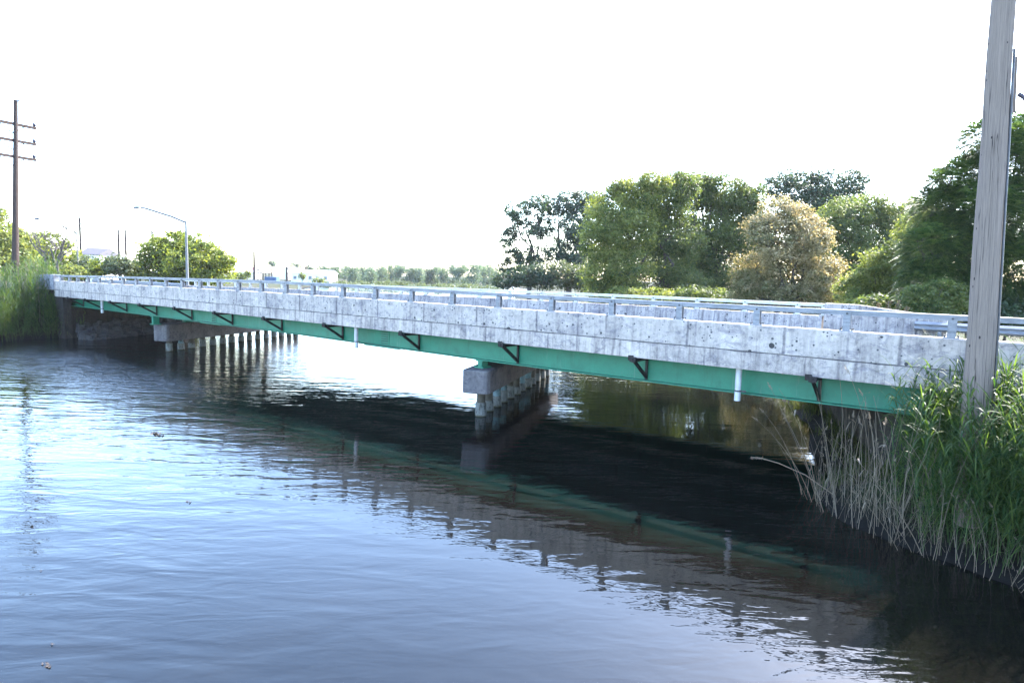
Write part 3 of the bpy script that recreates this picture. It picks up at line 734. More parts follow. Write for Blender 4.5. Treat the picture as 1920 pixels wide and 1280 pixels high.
def tree(name, label, cat, lobes, D, basex, leaf, size=0.2, asp=0.6, cov=3.0, clump=0.22, nclump=34, trunk_r=0.2, group=None, kind='leaf', stems=1, flat=1.0, grow_=1.15):
    L = []
    for (cx, cy, rx, ry) in lobes:
        dd = D + random.uniform(-0.5, 0.5) * rx / FPX * D * 1.2
        c = at_depth(cx, cy, dd); L.append((c, grow_ * rx / FPX * D, grow_ * ry / FPX * D))
    bx = at_depth(basex, 560, D); g0 = np.array([bx[0], bx[1], zl(bx[0], bx[1]) - 0.1])
    T = thing(name, g0, label, cat, group)
    mb = MB()
    zmin = min(l[0][2] for l in L)
    fork = g0 + np.array([0, 0, max(1.0, (zmin - g0[2]) * 0.7)])
    for s_ in range(stems):
        off = np.array([random.uniform(-1, 1), random.uniform(-1, 1), 0]) * trunk_r * 3 * (stems > 1)
        limb(mb, g0 + off, fork + off * 1.5, trunk_r, trunk_r * 0.75, 9, 0.06)
    Cs, Ns, Ts = [], [], []
    FC, FO = [], []
    for c, rx, ry in L:
        limb(mb, fork + rng.normal(0, trunk_r, 3), c, trunk_r * 0.62, trunk_r * 0.16, 6, 0.22)
        for _ in range(7):
            u = rng.normal(0, 1, 3); u /= np.linalg.norm(u)
            limb(mb, c + rng.normal(0, 0.1 * rx, 3) - np.array([0, 0, ry * 0.3]), c + u * np.array([rx, rx, ry]) * 0.85, trunk_r * 0.14, 0.012, 4, 0.3, 4)
        area = math.pi * rx * ry
        if kind == 'frond':
            nf = int(12.0 * cov * area / (size * size * 0.42))
            u = rng.normal(0, 1, (nf, 3)); u /= np.linalg.norm(u, axis=1)[:, None]
            r_ = rng.uniform(0.35, 1.0, nf) ** 0.6
            FC.append(c + u * 1.12 * np.array([rx, rx, ry]) * r_[:, None] * 0.9); FO.append(u); continue
        nl = int(2.9 * cov * area / (size * size * asp * 0.5))
        nc = max(6, int(nclump * 1.9 * random.uniform(0.8, 1.2)))
        u = rng.normal(0, 1, (nc, 3)); u /= np.linalg.norm(u, axis=1)[:, None]
        rr = rng.uniform(0.25, 1.05, nc) ** 0.55
        cc = c + u * np.array([rx, rx, ry * flat]) * rr[:, None]
        idx = rng.integers(0, nc, nl)
        cr = 0.95 * clump * min(rx, ry) * rng.uniform(0.6, 1.5, nc)
        g_ = rng.normal(0, 1, (nl, 3)) * np.array([1, 1, 0.62])
        C = cc[idx] + g_ * cr[idx][:, None]
        # stray sprigs at the outline
        ns = nl // 12; uu = rng.normal(0, 1, (ns, 3)); uu /= np.linalg.norm(uu, axis=1)[:, None]
        C[:ns] = c + uu * np.array([rx, rx, ry]) * rng.uniform(0.9, 1.16, ns)[:, None]
        Cs.append(C); Ns.append(u[idx] * 0.55 + np.array([0, 0, 0.7]))
        hi = np.clip((rr - 0.35) * 1.8, 0.2, 1) * np.clip(0.35 + (cc[:, 2] - g0[2]) / 9, 0.3, 1) if leaf == 'tan' else 1.0  # tan crown: blossom tone, with highlights put into outer and upper tint
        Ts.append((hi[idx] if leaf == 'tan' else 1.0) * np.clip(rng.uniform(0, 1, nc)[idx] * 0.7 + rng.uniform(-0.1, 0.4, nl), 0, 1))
    if kind == 'frond':
        Q = fronds(np.concatenate(FC), np.concatenate(FO), size)
        tint = np.repeat(rng.uniform(0, 1, len(Q) // 16) ** 1.6, 16) * 0.8 + rng.uniform(0, 0.2, len(Q))
    else:
        Q = leaf_quads(np.concatenate(Cs), np.concatenate(Ns), size, asp); tint = np.concatenate(Ts)
    keep = Q[:, :, 2].min(1) > g0[2] + 0.05
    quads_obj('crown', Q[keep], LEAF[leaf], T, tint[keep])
    mb.build('trunk', M['bark'], T)
    return T

RG = 'trees on the right bank'
tree('poplar_tree', 'dark open-crowned tree with bare gaps, leftmost on the right bank', 'tree',
     [(968, 398, 26, 18), (1008, 385, 24, 18), (985, 432, 32, 18), (950, 448, 16, 18), (1018, 425, 20, 22), (948, 500, 12, 18), (1000, 480, 26, 16), (962, 478, 16, 14), (985, 505, 28, 18)],
     95, 992, 'dark', 0.30, 0.7, 1.7, 0.2, 22, 0.38, RG)
tree('poplar_tree', 'dark tree with hanging streamers of leaves left of the big willow', 'tree',
     [(1042, 385, 22, 18), (1070, 380, 26, 22), (1105, 388, 26, 28), (1065, 428, 26, 26), (1105, 440, 26, 36), (1045, 470, 26, 22), (1085, 490, 34, 26), (1120, 375, 16, 14)],
     98, 1068, 'blue', 0.30, 0.7, 2.0, 0.2, 24, 0.4, RG)
tree('willow_tree', 'broad lime green bushy tree leaning left, beside the hanging dark tree', 'tree',
     [(1150, 395, 42, 38), (1200, 362, 44, 34), (1136, 450, 38, 42), (1180, 430, 42, 44), (1130, 505, 32, 36), (1170, 500, 40, 44), (1128, 548, 28, 22), (1160, 352, 18, 14), (1225, 342, 28, 16)],
     64, 1175, 'mid', 0.22, 0.6, 2.6, 0.2, 34, 0.3, RG, stems=3)
tree('maple_tree', 'dark green dense tree between the lime green willow and the ragged topped tree', 'tree',
     [(1245, 375, 40, 40), (1275, 350, 30, 24), (1225, 440, 42, 52), (1265, 455, 42, 56), (1230, 520, 44, 46), (1270, 535, 40, 36)],
     66, 1245, 'deep', 0.22, 0.6, 2.6, 0.2, 34, 0.3, RG, stems=2)
tree('maple_tree', 'deep green tree with ragged top between the willow and the tan tree', 'tree',
     [(1305, 360, 38, 32), (1360, 362, 38, 32), (1325, 420, 50, 46), (1385, 415, 36, 46), (1305, 480, 40, 50), (1350, 490, 44, 55), (1290, 340, 26, 16), (1405, 375, 24, 28), (1330, 340, 20, 16), (1300, 540, 40, 30), (1412, 440, 30, 44), (1400, 500, 36, 50), (1375, 545, 40, 30)],
     72, 1335, 'deep', 0.24, 0.6, 2.6, 0.2, 34, 0.35, RG, stems=2)
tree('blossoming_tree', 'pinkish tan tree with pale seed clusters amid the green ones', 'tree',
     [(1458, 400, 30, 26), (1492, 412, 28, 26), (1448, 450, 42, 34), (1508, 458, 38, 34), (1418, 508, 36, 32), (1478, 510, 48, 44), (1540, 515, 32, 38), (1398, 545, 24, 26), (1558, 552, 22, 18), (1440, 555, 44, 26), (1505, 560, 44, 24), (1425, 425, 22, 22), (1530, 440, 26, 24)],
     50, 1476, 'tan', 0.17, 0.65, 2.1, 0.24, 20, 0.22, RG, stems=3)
tree('poplar_tree', 'tall hazy blue green tree rising behind the tan tree', 'tree',
     [(1462, 345, 30, 20), (1508, 338, 34, 22), (1552, 342, 28, 22), (1602, 342, 26, 20), (1500, 378, 40, 26), (1550, 380, 38, 28), (1592, 370, 24, 22), (1530, 420, 44, 40), (1530, 480, 44, 50)],
     95, 1532, 'dark', 0.30, 0.7, 2.0, 0.2, 28, 0.42, RG)
tree('maple_tree', 'rounded green tree right behind the tan tree with a dark shaded base', 'tree',
     [(1580, 410, 34, 32), (1630, 395, 38, 28), (1680, 405, 36, 28), (1590, 460, 40, 42), (1650, 455, 46, 46), (1700, 430, 32, 36), (1716, 392, 22, 18), (1600, 520, 40, 46), (1660, 520, 44, 46), (1585, 550, 40, 40), (1700, 500, 40, 46), (1735, 420, 26, 34)],
     70, 1628, 'deep', 0.23, 0.6, 2.7, 0.2, 34, 0.32, RG, stems=2)
tree('bushy_tree', 'low sunlit bushy tree in front of the rounded green tree', 'tree',
     [(1655, 490, 30, 22), (1640, 520, 30, 26), (1692, 480, 34, 26), (1675, 525, 46, 38), (1720, 505, 36, 44), (1622, 512, 18, 13), (1710, 556, 40, 28), (1640, 566, 36, 24), (1598, 545, 26, 28), (1612, 575, 36, 22), (1740, 470, 30, 40), (1720, 440, 34, 30), (1755, 420, 26, 30)],
     42, 1674, 'mid', 0.15, 0.65, 2.3, 0.26, 16, 0.18, RG, stems=3)
tree('sumac_tree', 'tall dark tree with drooping feathery leaves behind the thick pole', 'tree',
     [(1845, 262, 34, 30), (1805, 330, 38, 30), (1872, 310, 52, 48), (1788, 385, 38, 34), (1842, 400, 54, 54), (1910, 400, 54, 70), (1905, 300, 46, 60), (1768, 438, 40, 34), (1822, 480, 54, 46), (1892, 500, 54, 54), (1785, 528, 44, 36), (1850, 565, 54, 46), (1925, 250, 36, 36), (1935, 560, 54, 54), (1745, 470, 44, 44), (1755, 390, 34, 34), (1775, 345, 30, 26), (1870, 430, 56, 60), (1740, 530, 40, 40)],
     34, 1850, 'frond', 0.46, 1.0, 1.45, trunk_r=0.2, group=RG, kind='frond', stems=2)
tree('leafy_shrub', 'dense dark shrub just behind the far end block', 'shrub',
     [(1722, 560, 24, 22), (1758, 556, 28, 28), (1790, 562, 22, 26), (1750, 590, 36, 20)], 31, 1755, 'deep', 0.11, 0.6, 2.6, 0.2, 30, 0.08, RG, stems=3)
for i, (x, lobes, lf, lb) in enumerate([
     (962, [(950, 526, 22, 14), (978, 520, 24, 18)], 'dark', 'dark rounded bush below the leftmost tree of the right bank'),
     (1012, [(1005, 516, 24, 20), (1026, 522, 22, 18)], 'blue', 'blue green bush second from the left under the dark trees'),
     (1062, [(1052, 516, 24, 22), (1082, 522, 24, 20), (1098, 528, 16, 16)], 'grey', 'grey green bush at the foot of the hanging tree')]):
    tree('bush', lb, 'bush', lobes, 86, x, lf, 0.26, 0.7, 2.6, 0.22, 30, 0.08, 'bushes under the dark trees', stems=3)

for x, lobes, D, lf, lb in ((1660, [(1640, 572, 30, 18), (1690, 575, 34, 20)], 38, 'deep', 'dark bush low behind the rust brown weeds'), (1330, [(1300, 552, 34, 14), (1350, 556, 36, 14)], 56, 'deep', 'dark undergrowth bush below the ragged deep green tree'),
     (1600, [(1585, 566, 26, 22), (1625, 572, 24, 20)], 54, 'dark', 'dark bush at the right foot of the tan tree'), (1205, [(1170, 552, 34, 12), (1230, 554, 34, 12)], 58, 'mid', 'low green bush at the foot of the willow'), (1880, [(1870, 590, 40, 30), (1915, 580, 30, 40), (1830, 598, 30, 20)], 33, 'dark', 'dark bush behind the thick pole')):
    tree('bush', lb, 'bush', lobes, D, x, lf, 0.18, 0.65, 2.2, 0.22, 30, 0.07, 'undergrowth on the right bank', stems=3)
LG = 'trees on the left bank'
tree('locust_tree', 'green tree cut by the left edge behind the crossarm pole', 'tree',
     [(-6, 402, 18, 14), (4, 436, 26, 20), (-15, 470, 34, 34), (38, 455, 28, 20), (24, 490, 38, 22)], 70, 12, 'mid', 0.26, 0.7, 2.2, 0.2, 26, 0.22, LG)
tree('locust_tree', 'yellow green spreading tree behind the bare shrub', 'tree',
     [(62, 462, 28, 22), (98, 465, 32, 24), (128, 490, 24, 20), (75, 495, 38, 18), (112, 503, 36, 14)], 82, 95, 'lime', 0.26, 0.7, 2.0, 0.2, 26, 0.2, LG)
tree('round_tree', 'wide dome shaped bright green tree behind the street lamp', 'tree',
     [(288, 472, 26, 22), (330, 455, 36, 18), (375, 465, 38, 22), (410, 490, 26, 22), (300, 505, 36, 20), (350, 492, 48, 30), (400, 515, 34, 18), (336, 442, 18, 8), (270, 490, 13, 18), (428, 488, 11, 10), (320, 480, 34, 22), (380, 490, 36, 24), (345, 520, 60, 12)],
     75, 346, 'lime', 0.27, 0.65, 2.3, 0.17, 30, 0.26, LG, stems=3)
for x, y, rx, ry, lf, lb in ((165, 496, 26, 16, 'grey', 'grey green shrub just right of the thin lamp pole'), (198, 499, 24, 14, 'lime', 'low yellow green shrub between the lamp pole and the pole pair'),
     (226, 493, 24, 17, 'grey', 'taller greyish shrub under the pair of distant poles'), (250, 506, 20, 14, 'mid', 'small dark shrub touching the left of the round tree'), (140, 509, 24, 11, 'mid', 'low shrub at the foot of the thin lamp pole')):
    tree('shrub', lb, 'shrub', [(x - rx * 0.3, y, rx * 0.7, ry), (x + rx * 0.4, y + 3, rx * 0.6, ry * 0.8), (x, y + 10, rx, ry * 0.6)], 72 + random.uniform(-4, 4), x, lf, 0.24, 0.7, 2.2, 0.22, 24, 0.07, 'shrubs on the left bank', stems=3)
# bare shrub
bx = at_depth(108, 520, 66); g0 = np.array([bx[0], bx[1], zl(bx[0], bx[1])])
T = thing('bare_tree', g0, 'leafless grey tree with forking twigs by the thin lamp', 'tree', LG)
mb = MB()
def twigs(p, d, l, r, lev):
    q = p + d * l; limb(mb, p, q, r, r * 0.6, 5, 0.15, 4)
    if lev:
        for _ in range(3):
            dd = d + rng.normal(0, 0.42, 3); dd /= np.linalg.norm(dd); twigs(p + d * l * random.uniform(0.35, 1.0), dd, l * random.uniform(0.5, 0.8), r * 0.6, lev - 1)
for bx_, by_, tips in ((107, 497, ((85, 425), (97, 430), (117, 414), (126, 420), (141, 416), (143, 450))), (88, 505, ((54, 425), (62, 434), (72, 440)))):
    b_ = at_depth(bx_, by_, 62)
    limb(mb, np.array([b_[0], b_[1], g0[2] - 0.2]), b_, 0.13, 0.11, 7, 0.1)
    for tx, ty in tips:
        e_ = at_depth(tx, ty, 62 + random.uniform(-1.5, 1.5)); pts = limb(mb, b_, e_, 0.085, 0.022, 6, 0.3, 7)
        for q_ in pts[2:6]:
            for _ in range(2):
                dd = (e_ - b_) / np.linalg.norm(e_ - b_) + rng.normal(0, 0.45, 3); dd /= np.linalg.norm(dd); twigs(q_, dd, random.uniform(0.5, 1.0), 0.022, 1)
mb.build('trunk', M['twig'], T)

# far shore
def far_mesh(n, leaf, w, h, size):
    C = []
    k = 14
    cc = np.stack([rng.normal(0, w * 0.22, k), rng.normal(0, w * 0.22, k), h * (0.35 + 0.6 * rng.uniform(0, 1, k))], 1)
    idx = rng.integers(0, k, n); C = cc[idx] + rng.normal(0, 1, (n, 3)) * np.array([w * 0.13, w * 0.13, h * 0.11])
    C[:, 2] = np.clip(C[:, 2], 0.1, h)
    return leaf_quads(C, rng.normal(0, 0.5, (n, 3)) + [0, 0, 0.7], size, 0.8), rng.uniform(0, 1, n)
protos = []
x = 612; k = 0
FG = 'row of trees on the far shore'
while x < 936:
    D = random.uniform(240, 275); y = random.uniform(499, 505)
    p = at_depth(x, 530, D); t_ = at_depth(x, y, D)
    zg = zl(p[0], p[1]); h = t_[2] - zg + 0.6
    loc = (p[0], p[1], zg)
    if len(protos) < 5:
        T = thing('far_tree', loc, 'small pale tree in the hazy row on the far shore', 'tree', FG)
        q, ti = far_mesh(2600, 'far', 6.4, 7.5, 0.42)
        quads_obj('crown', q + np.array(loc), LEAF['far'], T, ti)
        mb = MB(); limb(mb, np.array(loc) - [0, 0, 0.3], np.array(loc) + [0, 0, 4.5], 0.16, 0.05, 5); mb.build('trunk', M['bark'], T)
        protos.append(T)
    else:
        T = copy_tree(random.choice(protos), loc)
    T.rotation_euler.z = random.uniform(0, 6); T.scale = (random.uniform(0.85, 1.15), random.uniform(0.85, 1.15), h / 7.5)
    x += random.uniform(12, 19); k += 1
protos = []; x = 600; HG = 'low bushes along the far waterline'
while x < 935:
    D = random.uniform(165, 205); p = at_depth(x, 535, D); zg = zl(p[0], p[1]); loc = (p[0], p[1], max(zg, 0) - 0.1)
    if len(protos) < 3:
        T = thing('far_bush', loc, 'low hazy bush along the far waterline below the tree row', 'bush', HG)
        q, ti = far_mesh(420, 'far', 5.0, 2.2, 0.34)
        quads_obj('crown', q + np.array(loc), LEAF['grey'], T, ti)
        protos.append(T)
    else: T = copy_tree(random.choice(protos), loc)
    T.rotation_euler.z = random.uniform(0, 6); s_ = random.uniform(0.7, 1.15); T.scale = (s_, s_, s_)
    x += random.uniform(9, 14)
for x, y, rx, ry, D, lb in ((510, 494, 8, 6, 270, 'pale tree top behind the large white building'), (555, 500, 9, 7, 260, 'pale tree behind the left part of the long white roof'), (581, 503, 7, 6, 265, 'small bluish tree behind the middle of the long white roof'),
     (605, 505, 8, 8, 250, 'pale green tree at the right end of the long white roof'), (567, 517, 6, 6, 178, 'small dark tree standing before the long white building'), (452, 518, 12, 7, 150, 'bush below the red striped roof'), (464, 514, 6, 6, 148, 'small round bush right below the red striped roof'), (598, 525, 11, 4, 170, 'low bush at the right front of the long white building')):
    tree('small_tree', lb, 'tree', [(x - rx * 0.35, y, rx * 0.7, ry), (x + rx * 0.4, y + 1, rx * 0.6, ry * 0.9)], D, x, 'mid' if D < 200 else 'far', 0.42, 0.8, 2.0, 0.25, 16, 0.12, 'scattered small trees round the white buildings')

# ------------------------------------------------------------------ buildings
def building(name, x0, x1, ytop, D, depth, label, roof, roof_h, cat='building', wall='white_wall', wins=3, ridge_along=True):
    a = at_depth(x0, 525, D); b = at_depth(x1, 525, D); top = at_depth((x0 + x1) / 2, ytop, D)[2]
    zg = 1.2; u = (b - a); u[2] = 0; L = np.linalg.norm(u); u /= L; v = np.array([-u[1], u[0], 0])
    if v[1] < 0: v = -v
    o = np.array([a[0], a[1], zg])
    T = thing(name, o, label, cat, 'buildings on the left shore')
    P = lambda s_, d, z: np.array([a[0], a[1], 0]) + u * s_ + v * d + np.array([0, 0, z])
    zw = top - roof_h
    mb = MB(); base = [P(0, 0, zg - 1), P(L, 0, zg - 1), P(L, depth, zg - 1), P(0, depth, zg - 1)]
    mb.loft([base, [p + np.array([0, 0, zw - zg + 1]) for p in base]]); mb.build('wall', M[wall], T)
    mb = MB(); e = 0.25
    if ridge_along:
        mb.loft([[P(-e, -e, zw - 0.05), P(-e, -e, zw + 0.05), P(-e, depth / 2, top), P(-e, depth + e, zw + 0.05), P(-e, depth + e, zw - 0.05)],
                 [P(L + e, -e, zw - 0.05), P(L + e, -e, zw + 0.05), P(L + e, depth / 2, top), P(L + e, depth + e, zw + 0.05), P(L + e, depth + e, zw - 0.05)]])
    else:
        mb.loft([[P(-e, -e, zw - 0.05), P(-e, -e, zw + 0.05), P(L / 2, -e, top), P(L + e, -e, zw + 0.05), P(L + e, -e, zw - 0.05)],
                 [P(-e, depth + e, zw - 0.05), P(-e, depth + e, zw + 0.05), P(L / 2, depth + e, top), P(L + e, depth + e, zw + 0.05), P(L + e, depth + e, zw - 0.05)]])
    mb.build('roof', M[roof], T)
    for k in range(wins):
        s_ = L * (k + 0.5) / wins
        mb = MB(); mb.loft([[P(s_ - 0.5, -0.03, zg + 0.9), P(s_ + 0.5, -0.03, zg + 0.9), P(s_ + 0.5, -0.03, zg + 1.9), P(s_ - 0.5, -0.03, zg + 1.9)],
                            [P(s_ - 0.5, 0.02, zg + 0.9), P(s_ + 0.5, 0.02, zg + 0.9), P(s_ + 0.5, 0.02, zg + 1.9), P(s_ - 0.5, 0.02, zg + 1.9)]]); mb.build('window', M['window'], T)
    return T, P, L, zw, top
building('house', 150, 188, 464, 128, 6, 'white house with a grey shingled roof behind the left shrubs', 'roof_grey', 1.4, 'house', wins=2)
building('shed', 186, 212, 472, 134, 5, 'low white shed right of the grey roofed house', 'roof_white', 0.8, 'shed', wins=1)
T, P, L, zw, top = building('market_building', 446, 476, 501, 215, 7, 'white building with red stripes across its roof', 'roof_white', 1.6, wins=2)
for s0 in (0.15, 0.42, 0.7):
    mb = MB(); w_ = L * 0.16; f = lambda s_, q: P(s_, 3.5 * q - 0.2, zw + 0.08 + (top - zw) * q * 0.97 + 0.03)
    A = [f(L * s0, 0.05), f(L * s0 + w_, 0.05), f(L * s0 + w_, 0.95), f(L * s0, 0.95)]
    mb.loft([A, [p + np.array([0, 0, 0.04]) for p in A]]); mb.build('roof_stripe', M['red'], T)
building('warehouse', 512, 540, 500, 235, 14, 'tall blank white warehouse behind the substation', 'roof_white', 0.3, wins=0)
building('long_building', 546, 617, 506, 205, 10, 'long low white building with a pale metal roof', 'roof_white', 1.1, wins=5)
a = at_depth(496, 526, 185); b = at_depth(518, 526, 185)
cb = thing('shipping_container', (a[0], a[1], 1.2), 'blue container at the foot of the substation frames', 'container')
mb = MB(); u = b - a; u[2] = 0; u /= np.linalg.norm(u); v = np.array([-u[1], u[0], 0]); z0 = 1.3; Ln = 3.4
base = [np.array((a[0], a[1], z0)), np.array((a[0], a[1], z0)) + u * Ln, np.array((a[0], a[1], z0)) + u * Ln + v * 2.4, np.array((a[0], a[1], z0)) + v * 2.4]
mb.loft([base, [p + [0, 0, 1.5] for p in base]]); mb.build('body', M['blue'], cb)
mb = MB()
for k in range(9):
    c = base[0] + u * (0.2 + k * 0.37); mb.beam(c - v * 0.03 + [0, 0, 0.1], c - v * 0.03 + [0, 0, 1.45], 0.08, 0.05, v)
mb.build('corrugation', M['blue'], cb)
s0 = at_depth(495, 524, 200)
sub = thing('substation', (s0[0], s0[1], 1.2), 'cluster of slim steel substation frames left of the white warehouse', 'substation')
for k, xx in enumerate((482, 484.5, 488, 491, 494, 498.5, 504.5, 509)):
    p = at_depth(xx, 524, 200 + 3 * (k % 3)); t_ = at_depth(xx, random.uniform(499, 505), 200 + 3 * (k % 3))
    mb = MB(); mb.tube([(p[0], p[1], 1.0), (p[0], p[1], t_[2])], 0.13, 6)
    mb.box(p[0] - 0.35, p[0] + 0.35, p[1] - 0.1, p[1] + 0.1, t_[2] - 0.7, t_[2] - 0.5); mb.build('column', M['pole_grey'], sub)
for yy in (505, 512):
    mb = MB(); mb.tube([at_depth(482, yy, 200), at_depth(510, yy + 0.6, 200)], 0.08, 5); mb.build('beam', M['pole_grey'], sub)

# ------------------------------------------------------------------ reeds, grass, stones
def reed_mesh(name, h, nleaf, leafL, dry=False, plume=False, lean=0.15):
    """a single reed built at the origin"""
    Q, T_ = [], []
    az = random.uniform(0, 6.28); ln = np.array([math.cos(az), math.sin(az), 0]) * lean * h
    f = lambda s_: np.array([0, 0, h * s_]) + ln * s_ ** 1.8 - np.array([0, 0, 0.25 * lean * h]) * s_ ** 3
    r = 0.0085 if dry else 0.007; K = 6; tb = random.uniform(0.1, 0.9)
    for i in range(K):
        a, b = f(i / K), f((i + 1) / K); ra, rb = r * (1 - 0.6 * i / K), r * (1 - 0.6 * (i + 1) / K)
        for j in range(3):
            t0, t1 = 2.094 * j, 2.094 * (j + 1)
            c0, c1 = np.array([math.cos(t0), math.sin(t0), 0]), np.array([math.cos(t1), math.sin(t1), 0])
            Q.append([a + c0 * ra, a + c1 * ra, b + c1 * rb, b + c0 * rb]); T_.append(tb if dry else 0.35)
    for i in range(nleaf):
        s_ = 0.22 + 0.78 * (i + random.random() * 0.6) / nleaf; p = f(min(s_, 1)); a2 = az + random.gauss(0, 1.3) + (i % 2) * 3.1
        o = np.array([math.cos(a2), math.sin(a2), 0]); sd_ = np.array([-o[1], o[0], 0])
        l = leafL * random.uniform(0.65, 1.25) * (1.1 - 0.3 * s_); w_ = random.uniform(0.007, 0.0145); rise = random.uniform(0.8, 1.7); dr = random.uniform(0.4, 1.3)
        tt = random.uniform(0.0, 1.0); prev = None; KK = 5
        for k in range(KK + 1):
            u_ = k / KK; c = p + o * l * u_ * 0.8 + np.array([0, 0, l * (rise * u_ - dr * u_ * u_)])
            ww = w_ * (1 - u_) ** 0.6 * (0.55 + 0.9 * min(u_ * 3, 1)) + 0.0006
            cur = (c - sd_ * ww, c + sd_ * ww)
            if prev: Q.append([prev[0], prev[1], cur[1], cur[0]]); T_.append(tt)
            prev = cur
    npl = 0
    if plume:
        top = f(1.0); d = f(1.0) - f(0.93); d /= np.linalg.norm(d); npl = 60
        for k in range(npl):
            s_ = random.random(); c = top + d * s_ * 0.24 + np.array([0, 0, -0.05 * s_])
            o = rng.normal(0, 1, 3); o = o / np.linalg.norm(o) * 0.6 + d; o[2] -= 0.3; o /= np.linalg.norm(o); sd_ = np.cross(o, [0.3, 0.2, 1]); sd_ /= np.linalg.norm(sd_)
            l = 0.07 * (1.2 - s_)
            Q.append([c, c + o * l * 0.5 + sd_ * 0.004, c + o * l, c + o * l * 0.5 - sd_ * 0.004]); T_.append(0.9)
    Q = np.array(Q); T_ = np.array(T_)
    return Q, T_

def place_reed(o, x, y, z, s_, rz, tilt=0.0):
    o.location = (x, y, z); o.rotation_euler = (random.gauss(0, tilt), random.gauss(0, tilt), rz); o.scale = (s_, s_, s_)

def bed(name, n, pick, meshes, leaf, label, smin, smax, tilt=0.1):
    QQ, TT = [], []
    for _ in range(n):
        x, y, d = pick(); q, ti = random.choice(meshes); s_ = random.uniform(smin, smax); a = random.uniform(0, 6.28)
        c_, sn = math.cos(a), math.sin(a); A = np.array([[c_, -sn, 0], [sn, c_, 0], [random.gauss(0, tilt), random.gauss(0, tilt), 1]])
        QQ.append((q * s_) @ A + np.array([x, y, zl(x, y) - 0.05])); TT.append(ti)
    return tag(quads_obj(name, np.concatenate(QQ), LEAF[leaf], None, np.concatenate(TT)), label, None, kind='stuff')
GREEN = [reed_mesh('reed', 2.75, random.randint(20, 26), 0.66, lean=random.uniform(0.05, 0.22)) for _ in range(10)]
DRY = [reed_mesh('dry_reed', 2.5, random.choice((0, 0, 1, 2)), 0.3, True, random.random() < 0.25, random.uniform(0.08, 0.34)) for _ in range(10)]
def bank_spot(dmin, dmax, xmin, xmax, ymin, ymax):
    while True:
        x, y = random.uniform(xmin, xmax), random.uniform(ymin, ymax); d = signed_dist(np.array([[x, y]]))[0]
        if dmin < d < dmax: return x, y, d
gp = [None] * len(GREEN)
n_r = 0
while n_r < 285:
    x, y, d = bank_spot(0.12 if random.random() < 0.6 else 0.3, 2.2, -1.9, 2.5, 11.0, 15.45)
    if x < -1.1 or (x < -0.3 and random.random() < 0.7): continue
    i = random.randrange(len(GREEN))
    if gp[i] is None:
        o = quads_obj('reed', GREEN[i][0], LEAF['reed'], None, GREEN[i][1]); gp[i] = o
        tag(o, 'green reed with long arching leaves growing on the right bank', 'reed', 'green reeds on the right bank')
    else:
        o = gp[i].copy(); COL.objects.link(o)
    s_ = random.uniform(0.66, 1.02) * (0.72 + 0.28 * min(1, max(0, (x + 1.9) / 2.0)))
    place_reed(o, x, y, zl(x, y) - 0.05, s_, random.uniform(0, 6.28), 0.09); n_r += 1
dp = [None] * len(DRY); n_d = 0
while n_d < 225:
    x, y, d = bank_spot(-0.2, 0.9, -3.0, 3.0 if random.random() < 0.5 else -0.3, 9.5, 15.6)
    i = random.randrange(len(DRY))
    if dp[i] is None:
        o = quads_obj('dry_reed', DRY[i][0], LEAF['dry'], None, DRY[i][1]); dp[i] = o
        tag(o, 'bare straw coloured reed stalk at the water edge of the right bank', 'dry reed', 'dry reed stalks at the right waterline')
    else:
        o = dp[i].copy(); COL.objects.link(o)
    s_ = random.choice((random.uniform(0.25, 0.7), random.uniform(0.5, 1.15)))
    if x > -0.2: s_ = min(s_, random.uniform(0.3, 0.75))
    place_reed(o, x, y, zl(x, y) - 0.08, s_, random.uniform(0, 6.28), 0.2); o.rotation_euler.y -= 0.12; n_d += 1
bed('waterside_reed_bed', 260, lambda: bank_spot(0.0, 1.0, -0.7, 3.0, 10.0, 14.3), GREEN, 'reed', 'low green reeds leaning over the right waterline', 0.4, 0.78)
bed('reed_stubble', 130, lambda: bank_spot(-0.2, 0.55, -2.8, 3.5, 9.5, 15.6), DRY, 'dry', 'short broken reed stubble along the right waterline', 0.18, 0.5, 0.3)
# the one long stalk that arches out over the water
pts = [at_depth(*p) for p in ((1600, 965, 14.2), (1560, 925, 14.0), (1510, 890, 13.8), (1460, 868, 13.7), (1425, 858, 13.6), (1408, 857, 13.6))]
st_ = thing('arching_reed', pts[0], 'single long dry reed arching far out over the dark water', 'dry reed')
mb = MB(); mb.tube(pts, [0.012, 0.011, 0.010, 0.009, 0.008, 0.006], 5); mb.build('stem', simple('dry reed stem', (0.22, 0.18, 0.13), 0.8), st_)
Q = []
for k in range(70):
    c = pts[5] + (pts[4] - pts[5]) * random.random() * 1.6; o_ = rng.normal(0, 0.5, 3) + [-0.6, 0, -0.3]; o_ /= np.linalg.norm(o_); sd_ = np.cross(o_, [0, 0.3, 1]); sd_ /= np.linalg.norm(sd_)
    Q.append([c, c + o_ * 0.03 + sd_ * 0.004, c + o_ * 0.06, c + o_ * 0.03 - sd_ * 0.004])
quads_obj('plume', np.array(Q), LEAF['plume'], st_, np.full(len(Q), 0.1))

